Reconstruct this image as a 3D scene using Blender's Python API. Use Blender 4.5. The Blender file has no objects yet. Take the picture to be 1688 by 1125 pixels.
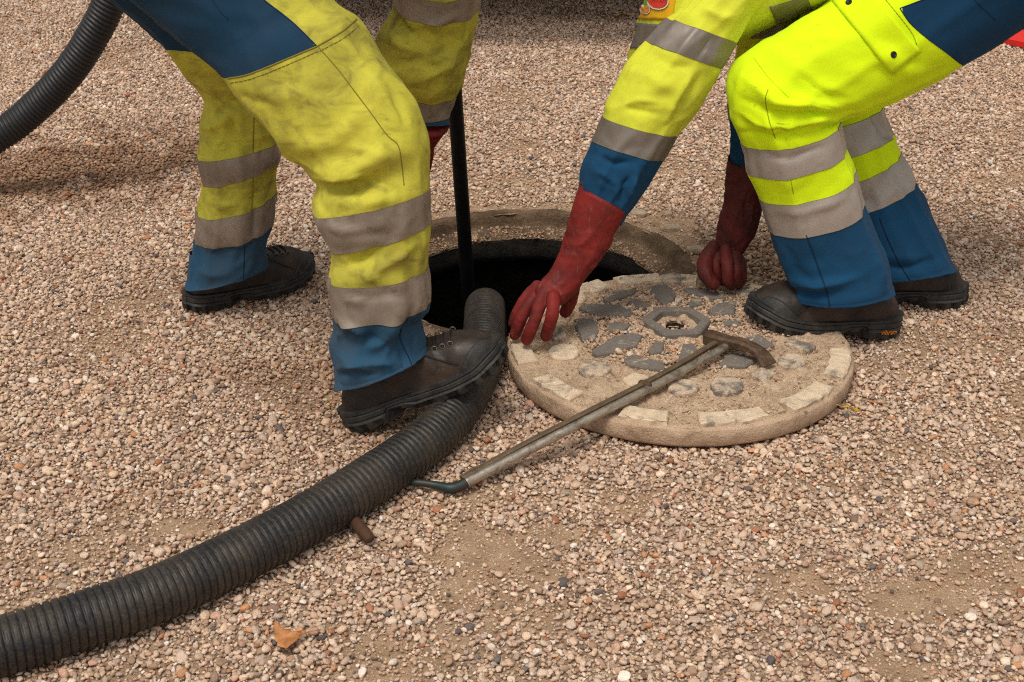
import bpy, bmesh, math, random
import numpy as np
from mathutils import Vector, Matrix
from mathutils.bvhtree import BVHTree

# ------------------------------------------------------------------ camera, sky, sun, exposure
SC = bpy.context.scene
COL = SC.collection
F, PITCH, CH = 2319.0, math.radians(26.1), 1.17      # focal length in photo pixels, tilt, eye height (m)
SP, CP = math.sin(PITCH), math.cos(PITCH)
cam_d = bpy.data.cameras.new("camera")
cam = bpy.data.objects.new("camera", cam_d); COL.objects.link(cam)
cam_d.sensor_width = 36.0; cam_d.lens = 36.0 * F / 1688.0
cam_d.clip_start = 0.05; cam_d.clip_end = 500
cam.location = (0, 0, CH); cam.rotation_euler = (math.pi / 2 - PITCH, 0, 0)
cam_d.dof.use_dof = True; cam_d.dof.focus_distance = 2.45; cam_d.dof.aperture_fstop = 26
SC.camera = cam
SC.cycles.use_denoising = False; SC.cycles.filter_width = 1.15; SC.cycles.max_bounces = 6

SUN_EL, SUN_AZ = math.radians(64), math.radians(205)   # compass-like angle: behind the camera, a little to the left/right
world = bpy.data.worlds.new("World"); SC.world = world; world.use_nodes = True
wn = world.node_tree.nodes; wl = world.node_tree.links
sky = wn.new("ShaderNodeTexSky"); sky.sky_type = 'NISHITA'; sky.sun_disc = False
sky.sun_elevation = SUN_EL; sky.sun_rotation = SUN_AZ
sky.air_density = 1.0; sky.dust_density = 4.0; sky.ozone_density = 1.0
hs = wn.new("ShaderNodeHueSaturation"); hs.inputs['Saturation'].default_value = 0.12   # a grey cloud cover
bg = wn["Background"]; bg.inputs['Strength'].default_value = 0.112
wl.new(sky.outputs[0], hs.inputs['Color']); wl.new(hs.outputs[0], bg.inputs['Color'])
sun_d = bpy.data.lights.new("sun", 'SUN'); sun_d.energy = 1.45; sun_d.angle = math.radians(20); sun_d.color = (1.0, 0.93, 0.82)
sun = bpy.data.objects.new("sun", sun_d); COL.objects.link(sun)
sdir = Vector((math.sin(SUN_AZ) * math.cos(SUN_EL), math.cos(SUN_AZ) * math.cos(SUN_EL), math.sin(SUN_EL)))
sun.rotation_euler = sdir.to_track_quat('Z', 'Y').to_euler()
sun.location = sdir * 20
vs = SC.view_settings; vs.view_transform = 'Standard'; vs.look = 'None'; vs.gamma = 1.0; vs.use_curve_mapping = False
vs.exposure = 0.14

# ------------------------------------------------------------------ helpers
rng = np.random.default_rng(7); random.seed(7)
CAM = np.array([0, 0, CH])

def ray(px, py):
    x = (px - 844.0) / F; y = (562.5 - py) / F
    return np.array([x, CP + y * SP, -SP + y * CP])
def atY(px, py, Y):
    d = ray(px, py); return CAM + d * (Y / d[1])
def onz(px, py, z=0.0):
    d = ray(px, py); return CAM + d * ((z - CH) / d[2])
def proj(V):
    V = np.asarray(V, float) - CAM
    f = V[..., 1] * CP - V[..., 2] * SP; u = V[..., 1] * SP + V[..., 2] * CP
    return np.stack([844 + F * V[..., 0] / f, 562.5 - F * u / f], -1)

def _h(ix, iy, iz, seed):
    n = (ix.astype(np.int64) * 374761393 + iy.astype(np.int64) * 668265263 + iz.astype(np.int64) * 2147483647 + seed * 1274126177) & 0xffffffff
    n = ((n ^ (n >> 13)) * 1274126177) & 0xffffffff
    n = (n ^ (n >> 16)) & 0xffffffff
    return n / 4294967295.0
def vn(p, seed=0):
    p = np.asarray(p, float); i = np.floor(p).astype(np.int64); f = p - i; f = f * f * f * (f * (f * 6 - 15) + 10)
    r = 0
    for dx in (0, 1):
        wx = f[..., 0] if dx else 1 - f[..., 0]
        for dy in (0, 1):
            wy = f[..., 1] if dy else 1 - f[..., 1]
            for dz in (0, 1):
                wz = f[..., 2] if dz else 1 - f[..., 2]
                r = r + wx * wy * wz * _h(i[..., 0] + dx, i[..., 1] + dy, i[..., 2] + dz, seed)
    return r
def fbm(p, o=3, seed=0):
    r = 0; a = 0.5; t = 0
    for k in range(o):
        r = r + a * vn(np.asarray(p) * (2 ** k), seed + k); t += a; a *= 0.5
    return r / t
def sstep(a, b, x):
    t = np.clip((x - a) / (b - a), 0, 1); return t * t * (3 - 2 * t)

ORG = {}
def tag(o, label=None, cat=None, group=None, kind=None):
    if label: o["label"] = label
    if cat: o["category"] = cat
    if group: o["group"] = group
    if kind: o["kind"] = kind
    return o
def empty(name, loc, label, cat, group=None):
    o = bpy.data.objects.new(name, None); COL.objects.link(o); o.location = [float(c) for c in loc]
    o.empty_display_size = 0.1; ORG[o.name] = np.array(loc, float)
    return tag(o, label, cat, group)
def add_obj(name, me, parent=None, org=(0, 0, 0)):
    o = bpy.data.objects.new(name, me); COL.objects.link(o)
    org = np.array(org, float); ORG[o.name] = org
    if parent is not None:
        o.parent = parent; o.location = [float(c) for c in org - ORG[parent.name]]
    else:
        o.location = [float(c) for c in org]
    return o
def mesh_obj(name, V, faces, mats, parent=None, org=None, fm=None, smooth=True, attrs=None):
    V = np.asarray(V, float).reshape(-1, 3)
    if org is None: org = ORG[parent.name] if parent is not None else V.mean(0)
    me = bpy.data.meshes.new(name)
    me.from_pydata((V - org).tolist(), [], [tuple(int(i) for i in f) for f in faces])
    if not isinstance(mats, (list, tuple)): mats = [mats]
    for m in mats: me.materials.append(m)
    if fm is not None: me.polygons.foreach_set("material_index", np.asarray(fm, np.int32))
    me.polygons.foreach_set("use_smooth", np.full(len(me.polygons), bool(smooth)))
    for k, a in (attrs or {}).items():
        at = me.attributes.new(k, 'FLOAT', 'POINT'); at.data.foreach_set("value", np.asarray(a, np.float32).ravel())
    me.update()
    bm = bmesh.new(); bm.from_mesh(me); bmesh.ops.recalc_face_normals(bm, faces=bm.faces); bm.to_mesh(me); bm.free()
    return add_obj(name, me, parent, org)

def gfaces(nu, nv, wrap=True, off=0):
    F_ = []
    for i in range(nu - 1):
        for j in range(nv if wrap else nv - 1):
            k = (j + 1) % nv
            F_.append((off + i * nv + j, off + i * nv + k, off + (i + 1) * nv + k, off + (i + 1) * nv + j))
    return F_
def cubic(P, t):
    P = np.asarray(P, float); n = len(P); t = np.clip(t, 0, n - 1 - 1e-9); i = np.floor(t).astype(int); f = (t - i)[:, None]
    g = lambda k: P[np.clip(k, 0, n - 1)]
    p0, p1, p2, p3 = g(i - 1), g(i), g(i + 1), g(i + 2)
    p0 = np.where((i == 0)[:, None], 2 * p1 - p2, p0); p3 = np.where((i == n - 2)[:, None], 2 * p2 - p1, p3)
    return 0.5 * (2 * p1 + (p2 - p0) * f + (2 * p0 - 5 * p1 + 4 * p2 - p3) * f ** 2 + (3 * p1 - p0 - 3 * p2 + p3) * f ** 3)
def resample(P, n):
    P = cubic(P, np.linspace(0, len(P) - 1, 600)); d = np.r_[0, np.cumsum(np.linalg.norm(np.diff(P, axis=0), axis=1))]
    s = np.linspace(0, d[-1], n)
    return np.stack([np.interp(s, d, P[:, k]) for k in range(3)], 1), s
def frames(P):
    T = np.gradient(P, axis=0); T /= np.linalg.norm(T, axis=1)[:, None]
    up = np.array([0, 0, 1.0]) if abs(T[0, 2]) < 0.9 else np.array([1.0, 0, 0])
    A = [np.cross(T[0], up)]; A[0] /= np.linalg.norm(A[0])
    for k in range(1, len(P)):
        a = A[-1] - T[k] * (A[-1] @ T[k]); A.append(a / np.linalg.norm(a))
    A = np.array(A); return T, A, np.cross(T, A)
def tube(P, r, nv=12, n=None, caps=True):
    """round bar along points; r scalar or per-point; rounded ends"""
    P = np.asarray(P, float); r = np.broadcast_to(np.asarray(r, float), (len(P),))
    if n:
        tt = np.linspace(0, len(P) - 1, n); P2 = cubic(P, tt); r = np.interp(tt, np.arange(len(P)), r); P = P2
    if caps:
        d0 = P[0] - P[1]; d0 /= np.linalg.norm(d0); d1 = P[-1] - P[-2]; d1 /= np.linalg.norm(d1)
        k = np.array([1.0, 0.92, 0.7, 0.38]); c = np.array([0.05, 0.39, 0.71, 0.92])
        P = np.r_[[P[0] + d0 * r[0] * x for x in k], P, [P[-1] + d1 * r[-1] * x for x in k[::-1]]]
        r = np.r_[r[0] * c, r, r[-1] * c[::-1]]
    T, A, B = frames(P); ph = np.arange(nv) / nv * 2 * math.pi
    V = P[:, None] + r[:, None, None] * (A[:, None] * np.cos(ph)[None, :, None] + B[:, None] * np.sin(ph)[None, :, None])
    Fc = gfaces(len(P), nv) + [tuple(range(nv))[::-1], tuple(range((len(P) - 1) * nv, len(P) * nv))]
    return V.reshape(-1, 3), Fc
def join(*parts):
    V = []; Fc = []; o = 0
    for v, f in parts:
        v = np.asarray(v).reshape(-1, 3); V.append(v); Fc += [tuple(i + o for i in q) for q in f]; o += len(v)
    return np.concatenate(V), Fc
def box(c, s, R=None):
    v = np.array([[x, y, z] for x in (-.5, .5) for y in (-.5, .5) for z in (-.5, .5)]) * np.asarray(s)
    if R is not None: v = v @ np.asarray(R).T
    return v + np.asarray(c), [(0, 1, 3, 2), (4, 6, 7, 5), (0, 4, 5, 1), (2, 3, 7, 6), (0, 2, 6, 4), (1, 5, 7, 3)]
def bevel_mod(o, w, seg=2):
    m = o.modifiers.new("bevel", 'BEVEL'); m.width = w; m.segments = seg; m.limit_method = 'ANGLE'; m.angle_limit = 0.6; return o
def pdist(q, poly):
    """distance of pixels q (N,2) to a polyline"""
    poly = np.asarray(poly, float); best = np.full(q.shape[:-1], 1e9)
    for a, b in zip(poly[:-1], poly[1:]):
        ab = b - a; t = np.clip(((q - a) @ ab) / (ab @ ab), 0, 1)
        best = np.minimum(best, np.linalg.norm(q - (a + t[..., None] * ab), axis=-1))
    return best
def inside(q, poly):
    poly = np.asarray(poly, float); x, y = q[..., 0], q[..., 1]; r = np.zeros(x.shape, bool)
    for (x0, y0), (x1, y1) in zip(poly, np.roll(poly, -1, 0)):
        if y0 == y1: continue
        r ^= ((y0 > y) != (y1 > y)) & (x < (x1 - x0) * (y - y0) / (y1 - y0) + x0)
    return r
def sdist(q, poly):
    d = pdist(q, list(poly) + [poly[0]]); return np.where(inside(q, poly), d, -d)

# ------------------------------------------------------------------ materials
def srgb(r, g, b):
    f = lambda c: (c / 255 / 12.92) if c / 255 <= 0.04045 else ((c / 255 + 0.055) / 1.055) ** 2.4
    return (f(r), f(g), f(b), 1)
class NT:
    def __init__(s, name):
        s.m = bpy.data.materials.new(name); s.m.use_nodes = True; s.n = s.m.node_tree.nodes; s.l = s.m.node_tree.links
        s.b = s.n["Principled BSDF"]; s.tc = None
    def co(s):
        if s.tc is None: s.tc = s.n.new("ShaderNodeTexCoord")
        return s.tc.outputs['Object']
    def noise(s, scale, detail=4, rough=0.6, stretch=None, dist=0.0):
        t = s.n.new("ShaderNodeTexNoise"); t.inputs['Scale'].default_value = scale; t.inputs['Detail'].default_value = detail
        t.inputs['Roughness'].default_value = rough; t.inputs['Distortion'].default_value = dist
        c = s.co()
        if stretch:
            mp = s.n.new("ShaderNodeMapping"); mp.inputs['Scale'].default_value = stretch[:3]
            if len(stretch) > 3: mp.inputs['Rotation'].default_value = stretch[3:]
            s.l.new(c, mp.inputs[0]); c = mp.outputs[0]
        s.l.new(c, t.inputs['Vector']); return t.outputs['Fac']
    def ramp(s, fac, stops):
        r = s.n.new("ShaderNodeValToRGB"); e = r.color_ramp.elements
        while len(e) < len(stops): e.new(0.5)
        for k, (p, c) in enumerate(stops):
            e[k].position = p; e[k].color = c if hasattr(c, '__len__') else (c, c, c, 1)
        s.l.new(fac, r.inputs[0]); return r.outputs[0]
    def mix(s, fac, a, b, mode='MIX'):
        x = s.n.new("ShaderNodeMix"); x.data_type = 'RGBA'; x.blend_type = mode
        for k, v in ((0, fac), (6, a), (7, b)):
            if hasattr(v, 'is_linked'): s.l.new(v, x.inputs[k])
            else: x.inputs[k].default_value = v
        return x.outputs[2]
    def math(s, op, a, b=0.0):
        x = s.n.new("ShaderNodeMath"); x.operation = op
        for k, v in ((0, a), (1, b)):
            if hasattr(v, 'is_linked'): s.l.new(v, x.inputs[k])
            else: x.inputs[k].default_value = v
        return x.outputs[0]
    def attr(s, name, typ='GEOMETRY', out='Fac'):
        a = s.n.new("ShaderNodeAttribute"); a.attribute_name = name; a.attribute_type = typ; return a.outputs[out]
    def bump(s, h, strength=0.3, dist=0.005, prev=None):
        b = s.n.new("ShaderNodeBump"); b.inputs['Strength'].default_value = strength; b.inputs['Distance'].default_value = dist
        s.l.new(h, b.inputs['Height'])
        if prev is not None: s.l.new(prev, b.inputs['Normal'])
        s.last = b.outputs[0]; s.l.new(b.outputs[0], s.b.inputs['Normal']); return b.outputs[0]
    def out(s, col, rough=0.8, metal=0.0, spec=0.3, sheen=0.0):
        for k, v in (('Base Color', col), ('Roughness', rough), ('Metallic', metal), ('Specular IOR Level', spec), ('Sheen Weight', sheen)):
            if hasattr(v, 'is_linked'): s.l.new(v, s.b.inputs[k])
            else: s.b.inputs[k].default_value = v
        return s.m

def fabric(name, col, dirt_col, dirt, panel=None, rough=0.9, sheen=0.02, scuff=0.0):
    """woven work cloth; 'panel' colours the part whose vertex attribute 'panel' is positive (a sewn-in cloth panel)"""
    t = NT(name); c = col
    big = t.ramp(t.noise(7.0, 5, 0.65, dist=0.6), [(0.40, 0.0), (0.72, 1.0)])
    fine = t.ramp(t.noise(22, 4, 0.6, (1, 1, 1.6), 1.0), [(0.46, 0.0), (0.70, 1.0)])
    d = t.math('MULTIPLY', t.math('ADD', t.math('MULTIPLY', big, 0.75), t.math('MULTIPLY', fine, 0.5)), dirt)
    c = t.mix(d, c, dirt_col)
    if scuff > 0:
        sc = t.ramp(t.noise(48, 3, 0.6, (0.35, 1, 1, 0.3, 0.5, 0.2), 2.0), [(0.62, 0.0), (0.80, 1.0)])
        msk = t.ramp(t.noise(4, 2), [(0.48, 0.0), (0.6, 1.0)])
        c = t.mix(t.math('MULTIPLY', t.math('MULTIPLY', sc, msk), scuff), c, srgb(70, 62, 40))
    if panel is not None:
        a = t.math('GREATER_THAN', t.attr('panel'), 0.0); c = t.mix(a, c, t.mix(t.math('MULTIPLY', d, 0.3), panel, srgb(60, 62, 62)))
    var = t.ramp(t.noise(420, 2), [(0.3, (0.94, 0.94, 0.94, 1)), (0.7, (1.03, 1.03, 1.03, 1))])
    c = t.mix(1.0, c, var, 'MULTIPLY')
    n1 = t.bump(t.noise(700, 2), 0.12, 0.0006)
    t.bump(t.noise(16, 2, 0.4, dist=0.5), 0.25, 0.006, n1)
    return t.out(c, rough, 0, 0.25, sheen)

M = {}
M['yellow_l'] = fabric("worn yellow cloth", srgb(204, 196, 68), srgb(104, 90, 52), 0.78, srgb(18, 54, 78), scuff=0.5)
M['yellow_s'] = fabric("worn yellow sleeve cloth", srgb(196, 188, 66), srgb(94, 82, 48), 0.86, srgb(18, 54, 78), scuff=0.9)
M['yellow_r'] = fabric("bright yellow cloth", srgb(226, 255, 14), srgb(176, 190, 30), 0.2, srgb(12, 57, 88), scuff=0.75)
M['yellow_a'] = fabric("yellow jacket cloth", srgb(222, 226, 62), srgb(150, 140, 60), 0.34, srgb(22, 74, 112), scuff=0.3)
M['blue_l'] = fabric("faded blue cloth", srgb(38, 78, 105), srgb(74, 76, 74), 0.5)
M['blue_r'] = fabric("blue cloth", srgb(17, 69, 104), srgb(34, 50, 62), 0.3, scuff=0.4)
def tape_mat(name, col, dcol, dirt, rough):
    t = NT(name)
    d = t.ramp(t.noise(9, 6, 0.7, dist=0.5), [(0.40, 0.0), (0.75, 1.0)])
    c = t.mix(t.math('MULTIPLY', d, dirt), col, dcol)
    f = t.ramp(t.noise(60, 4, 0.7), [(0.55, 0.0), (0.75, 1.0)]); c = t.mix(t.math('MULTIPLY', f, dirt * 0.7), c, dcol)
    n1 = t.bump(t.noise(500, 2), 0.12, 0.0006); t.bump(t.noise(30, 3, 0.5, (1, 1, .4)), 0.25, 0.004, n1)
    return t.out(c, rough, 0.28, 0.6)
M['tape_l'] = tape_mat("dirty reflective tape", srgb(156, 142, 127), srgb(98, 82, 64), 0.75, 0.55)
M['tape_r'] = tape_mat("reflective tape", srgb(178, 168, 158), srgb(124, 108, 94), 0.45, 0.36)
M['tape_a'] = tape_mat("grey reflective tape", srgb(132, 122, 112), srgb(88, 78, 66), 0.45, 0.5)
def simple(name, col, rough=0.7, metal=0.0, spec=0.3, var=0.25, scale=30, dcol=None, bump=0.0, bscale=200):
    t = NT(name); d = dcol or tuple(c * 0.5 for c in col[:3]) + (1,)
    c = t.mix(t.math('MULTIPLY', t.ramp(t.noise(scale, 5, 0.65, dist=0.4), [(0.4, 0.0), (0.7, 1.0)]), var), col, d)
    if bump: t.bump(t.noise(bscale, 3), bump, 0.002)
    return t.out(c, rough, metal, spec)
M['thread'] = simple("dark thread", srgb(132, 120, 40), 0.9)
M['thread_y'] = simple('yellow thread', srgb(150, 160, 24), 0.9)
M['thread_b'] = simple("dark blue thread", srgb(16, 44, 70), 0.9)
def glove_mat(name, col, dark, dust):
    t = NT(name); c = t.mix(t.ramp(t.noise(13, 5, .7, dist=.8), [(0.40, 0.0), (0.70, 1.0)]), col, dark)
    w = t.ramp(t.noise(34, 6, .8, (1, 1, .5), .8), [(0.60, 0.0), (0.72, 1.0)]); c = t.mix(t.math('MULTIPLY', w, dust), c, srgb(170, 120, 106))
    n1 = t.bump(t.noise(420, 3), .2, .0008); t.bump(t.noise(28, 3, .5), .25, .004, n1)
    return t.out(c, t.ramp(t.noise(20, 3), [(0.3, 0.58), (0.7, 0.78)]), 0, .35)
M['red'] = simple("red coated glove", srgb(138, 34, 29), 0.6, 0, 0.4, 0.8, 16, srgb(76, 22, 18), 0.6, 160)
M['red_d'] = simple("grimy red coated glove", srgb(120, 36, 32), 0.7, 0, 0.35, 0.85, 22, srgb(58, 24, 20), 0.6, 120)
M['red'] = glove_mat('red rubberised glove', srgb(134, 34, 28), srgb(72, 22, 18), .5); M['red_d'] = glove_mat('grimy red rubberised glove', srgb(100, 32, 27), srgb(44, 20, 17), .3)
t = NT("dark brown leather"); c = t.mix(t.ramp(t.noise(14, 5, .65, dist=.6), [(0.38, 0.0), (0.66, 1.0)]), srgb(66, 50, 38), srgb(27, 24, 22))
sf = t.ramp(t.noise(60, 6, .8, (1, 1, .6)), [(0.60, 0.0), (0.72, 1.0)]); c = t.mix(t.math('MULTIPLY', sf, .45), c, srgb(112, 96, 80))
n1 = t.bump(t.noise(350, 4, .6), .3, .001); t.bump(t.noise(40, 4, .6), .4, .004, n1); M['leather'] = t.out(c, t.ramp(t.noise(25, 3), [(0.3, 0.42), (0.7, 0.68)]), 0, .4)
M['rubber'] = simple("black boot rubber", srgb(33, 32, 31), 0.55, 0, 0.4, 0.5, 34, srgb(82, 74, 64), 0.6, 150)
M['lace'] = simple("black lace", srgb(42, 38, 35), 0.8)
M['steel_hook'] = simple("dull lace hook", srgb(120, 112, 100), 0.45, 0.5)
M['button'] = simple("dark snap button", srgb(52, 46, 42), 0.45, 0.4)
M['skin'] = simple("skin", srgb(196, 150, 124), 0.55)
M['hair'] = simple("dark hair", srgb(48, 38, 30), 0.7)
M['orange'] = simple("orange lettering", srgb(214, 128, 40), 0.6, var=0.1)

# ------------------------------------------------------------------ ground with the shaft opening
HC = np.array([0.034, 2.75]); HR = 0.338            # centre and rim radius of the open shaft
CC = onz(1119, 561, 0.048)[:2]; CR = 0.312; CZ0, CZ1 = 0.004, 0.044   # the lifted cover: centre, radius, underside, top
def patch_list():                                    # bare trodden spots: pixel of the photo -> place on the ground, radii in metres
    L = []
    for px, py, rx, ry, k in ((790, 905, .085, .075, 1.0), (850, 925, .06, .05, .8), (760, 965, .05, .06, .9), (900, 880, .05, .03, .8), (780, 815, .05, .04, .5),
                              (1500, 965, .10, .07, .9), (1580, 935, .08, .05, .7), (1480, 1095, .05, .04, .9), (1330, 950, .08, .04, .6), (1400, 790, .12, .06, .3),
                              (310, 868, .05, .03, .9), (1090, 370, .10, .11, 1.0), (1135, 410, .09, .06, .9), (1165, 432, .07, .06, .6), (930, 340, .16, .05, .8), (760, 352, .12, .04, .7),
                              (870, 238, .08, .08, .5), (1450, 355, .07, .05, .6), (1560, 360, .2, .2, .25), (480, 640, .1, .06, .35), (1560, 560, .2, .06, .45), (1480, 600, .1, .05, .4), (690, 690, .1, .1, .4)):
        L.append((onz(px, py)[:2], rx, ry, k))
    return L
PATCH = patch_list()
BROWN_TONE = [(onz(px, py)[:2], rx, ry, k) for px, py, rx, ry, k in ((150, 275, .42, .26, 1.0), (40, 300, .3, .22, .8), (330, 215, .25, .2, .5), (470, 610, .16, .07, .55), (560, 690, .12, .1, .4), (1330, 420, .2, .2, .5), (1180, 400, .1, .1, .4))]  # spots where soil and stones turn a darker brown
def blobs(xy, L, seed):
    w = fbm(np.c_[xy * 14, np.zeros(len(xy))], 3, seed) - 0.5; r = np.zeros(len(xy))
    for c, rx, ry, k in L:
        d = np.sqrt(((xy[:, 0] - c[0]) / rx) ** 2 + ((xy[:, 1] - c[1]) / ry) ** 2)
        r = np.maximum(r, k * sstep(1.25, 0.55, d + w * 1.5))
    return r
def bare(xy):
    b = blobs(xy, PATCH, 3)
    n = fbm(np.c_[xy * 5.5, np.zeros(len(xy))], 4, 11); b = np.maximum(b, 0.5 * sstep(0.62, 0.74, n))
    d = np.hypot(xy[:, 0] - HC[0], xy[:, 1] - HC[1]); w = fbm(np.c_[xy * 20, np.zeros(len(xy))], 2, 5)
    return np.maximum(b, 0.95 * sstep(0.43, 0.36, d + (w - .5) * .06))
def brown_tone(xy): return blobs(xy, BROWN_TONE, 9)
def ground_z(xy):
    near = sstep(14, 5, np.hypot(xy[:, 0], xy[:, 1] - 2.5))
    z = (fbm(np.c_[xy * 2.2, np.zeros(len(xy))], 3, 21) - 0.5) * 0.022 + (fbm(np.c_[xy * 11, np.zeros(len(xy))], 2, 25) - 0.5) * 0.008
    d = np.hypot(xy[:, 0] - CC[0], xy[:, 1] - CC[1])
    z = z * near * sstep(0.26, 0.5, d) * 1.0
    return z - 0.006
rad = [HR]; 
while rad[-1] < 70: rad.append(rad[-1] + max(0.010, (rad[-1] - 1.2) * 0.09))
rad = np.array(rad); NA = 260
ph = np.arange(NA) / NA * 2 * math.pi
rj = 1 + 0.0 * ph
GX = HC[0] + rad[:, None] * np.cos(ph)[None] ; GY = HC[1] + rad[:, None] * np.sin(ph)[None]
edge = (fbm(np.c_[np.cos(ph) * 6, np.sin(ph) * 6, ph * 0], 3, 2) - .5) * 0.03
GX += (np.cos(ph) * edge)[None] * np.exp(-(rad - HR) / .05)[:, None]; GY += (np.sin(ph) * edge)[None] * np.exp(-(rad - HR) / .05)[:, None]
gxy = np.c_[GX.ravel(), GY.ravel()]
gz = ground_z(gxy)
GV = np.c_[gxy, gz]
t = NT("sandy ground")
c = t.ramp(t.noise(16, 6, 0.7), [(0.3, srgb(158, 129, 102)), (0.55, srgb(190, 159, 128)), (0.75, srgb(208, 180, 150))])
g1 = t.n.new("ShaderNodeTexVoronoi"); g1.inputs['Scale'].default_value = 95; t.l.new(t.co(), g1.inputs['Vector'])
st = t.ramp(g1.outputs['Color'], [(0.0, srgb(120, 100, 84)), (0.4, srgb(166, 144, 124)), (0.8, srgb(190, 170, 150)), (1.0, srgb(140, 96, 66))])
far = t.ramp(t.attr('bare'), [(0.0, 0.75), (0.5, 0.15)])
c = t.mix(far, c, st)
c = t.mix(t.math('MULTIPLY', t.attr('brown_tone'), 0.55), c, srgb(84, 58, 38))
fn = t.ramp(t.noise(420, 3, 0.7), [(0.3, (0.66, 0.64, 0.62, 1)), (0.7, (1.12, 1.1, 1.08, 1))]); c = t.mix(1.0, c, fn, 'MULTIPLY')
n0 = t.bump(g1.outputs['Distance'], 0.5, 0.004); t.bump(t.noise(260, 4, 0.7), 0.9, 0.004, n0)
M['ground'] = t.out(c, 0.95, 0, 0.1)
gr = mesh_obj("ground", GV, gfaces(len(rad), NA), M['ground'], org=(0, 0, 0), attrs={'bare': bare(gxy), 'brown_tone': brown_tone(gxy)})
tag(gr, "sandy gravel yard round the open manhole", "ground", kind="structure")

# ------------------------------------------------------------------ gravel: loose stones, one mass
PAL = np.array([srgb(*c)[:3] for c in ((238, 215, 190), (226, 200, 174), (217, 188, 160), (210, 177, 148), (200, 178, 158), (218, 194, 171), (192, 161, 133), (226, 199, 167), (206, 167, 142), (180, 150, 123), (214, 158, 114), (176, 122, 90), (116, 108, 105), (244, 231, 213), (158, 131, 112))])
PW = np.array([11, 14, 14, 12, 9, 11, 8, 8, 6, 5, 1.6, 1.6, 1.6, 4, 3.5]); PW /= PW.sum()
t = NT("pebble")
base = t.attr('stone_col', 'INSTANCER', 'Color')
v = t.ramp(t.noise(2.2, 5, 0.7, dist=0.5), [(0.3, (0.78, 0.76, 0.74, 1)), (0.7, (1.1, 1.1, 1.1, 1))])
c = t.mix(1.0, base, v, 'MULTIPLY')
t.bump(t.noise(5, 4, 0.7), 0.35, 0.1)
M['pebble'] = t.out(c, 0.82, 0, 0.25)
stones = bpy.data.collections.new("pebble_shapes")
for k in range(12):
    bm = bmesh.new(); bmesh.ops.create_icosphere(bm, subdivisions=2 if k < 9 else 1, radius=0.5)
    fl = 0.46 + 0.33 * rng.random(); el = 0.58 + 0.36 * rng.random()
    cuts = [(rng.normal(size=3), 0.30 + 0.12 * rng.random()) for _ in range(2 + 2 * (k % 3))]
    for v_ in bm.verts:
        p = np.array(v_.co); p = p * (0.82 + 0.4 * vn(p * 2.0 + k * 7.3, k))
        for nrm, dd in cuts:
            nrm = nrm / np.linalg.norm(nrm); e = p @ nrm
            if e > dd: p = p - nrm * (e - dd) * 0.85
        v_.co = Vector((p[0], p[1] * el, p[2] * fl))
    me = bpy.data.meshes.new("pebble"); bm.to_mesh(me); bm.free(); me.materials.append(M['pebble'])
    me.polygons.foreach_set("use_smooth", np.full(len(me.polygons), k % 4 != 3))
    stones.objects.link(bpy.data.objects.new("pebble_shape", me))
NST = 12
ng = bpy.data.node_groups.new("scatter_pebbles", 'GeometryNodeTree')
ng.interface.new_socket("Geometry", in_out='INPUT', socket_type='NodeSocketGeometry'); ng.interface.new_socket("Geometry", in_out='OUTPUT', socket_type='NodeSocketGeometry')
gi = ng.nodes.new("NodeGroupInput"); go = ng.nodes.new("NodeGroupOutput"); iop = ng.nodes.new("GeometryNodeInstanceOnPoints")
ci = ng.nodes.new("GeometryNodeCollectionInfo"); ci.inputs['Collection'].default_value = stones; ci.inputs['Separate Children'].default_value = True; ci.inputs['Reset Children'].default_value = True
def named(n, ty):
    a = ng.nodes.new("GeometryNodeInputNamedAttribute"); a.data_type = ty; a.inputs['Name'].default_value = n; return a.outputs['Attribute']
e2r = ng.nodes.new("FunctionNodeEulerToRotation")
ng.links.new(gi.outputs[0], iop.inputs['Points']); ng.links.new(ci.outputs[0], iop.inputs['Instance']); iop.inputs['Pick Instance'].default_value = True
ng.links.new(named('idx', 'INT'), iop.inputs['Instance Index']); ng.links.new(named('rot', 'FLOAT_VECTOR'), e2r.inputs[0]); ng.links.new(e2r.outputs[0], iop.inputs['Rotation'])
ng.links.new(named('scl', 'FLOAT_VECTOR'), iop.inputs['Scale']); ng.links.new(iop.outputs[0], go.inputs[0])
def scatter(name, P, size, brn, label, cat, tilt=0.35, tint=None, dust=0.0):
    n = len(P); me = bpy.data.meshes.new(name); me.from_pydata([], [], []); me.vertices.add(n); me.vertices.foreach_set("co", P.astype(np.float32).ravel())
    idx = rng.integers(0, NST, n).astype(np.int32)
    rot = np.c_[rng.normal(0, tilt, n), rng.normal(0, tilt, n), rng.random(n) * 6.283].astype(np.float32)
    sc = (size[:, None] * (0.85 + 0.3 * rng.random((n, 3)))).astype(np.float32)
    col = PAL[rng.choice(len(PAL), n, p=PW)] * (0.80 + 0.36 * rng.random((n, 1))) * np.array([1.03, 1.0, 1.01])
    col = col * (1 - brn[:, None] * np.array([.42, .52, .6]))
    if dust: col = col * (1 - dust) + np.array(srgb(176, 146, 112)[:3]) * dust
    at = me.attributes.new('idx', 'INT', 'POINT'); at.data.foreach_set("value", idx)
    for k, a in (('rot', rot), ('scl', sc)):
        x = me.attributes.new(k, 'FLOAT_VECTOR', 'POINT'); x.data.foreach_set("vector", a.ravel())
    x = me.attributes.new('stone_col', 'FLOAT_COLOR', 'POINT'); x.data.foreach_set("color", np.c_[col, np.ones(n)].astype(np.float32).ravel())
    o = bpy.data.objects.new(name, me); COL.objects.link(o); m = o.modifiers.new("scatter", 'NODES'); m.node_group = ng
    return tag(o, label, cat, kind="stuff")
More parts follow.
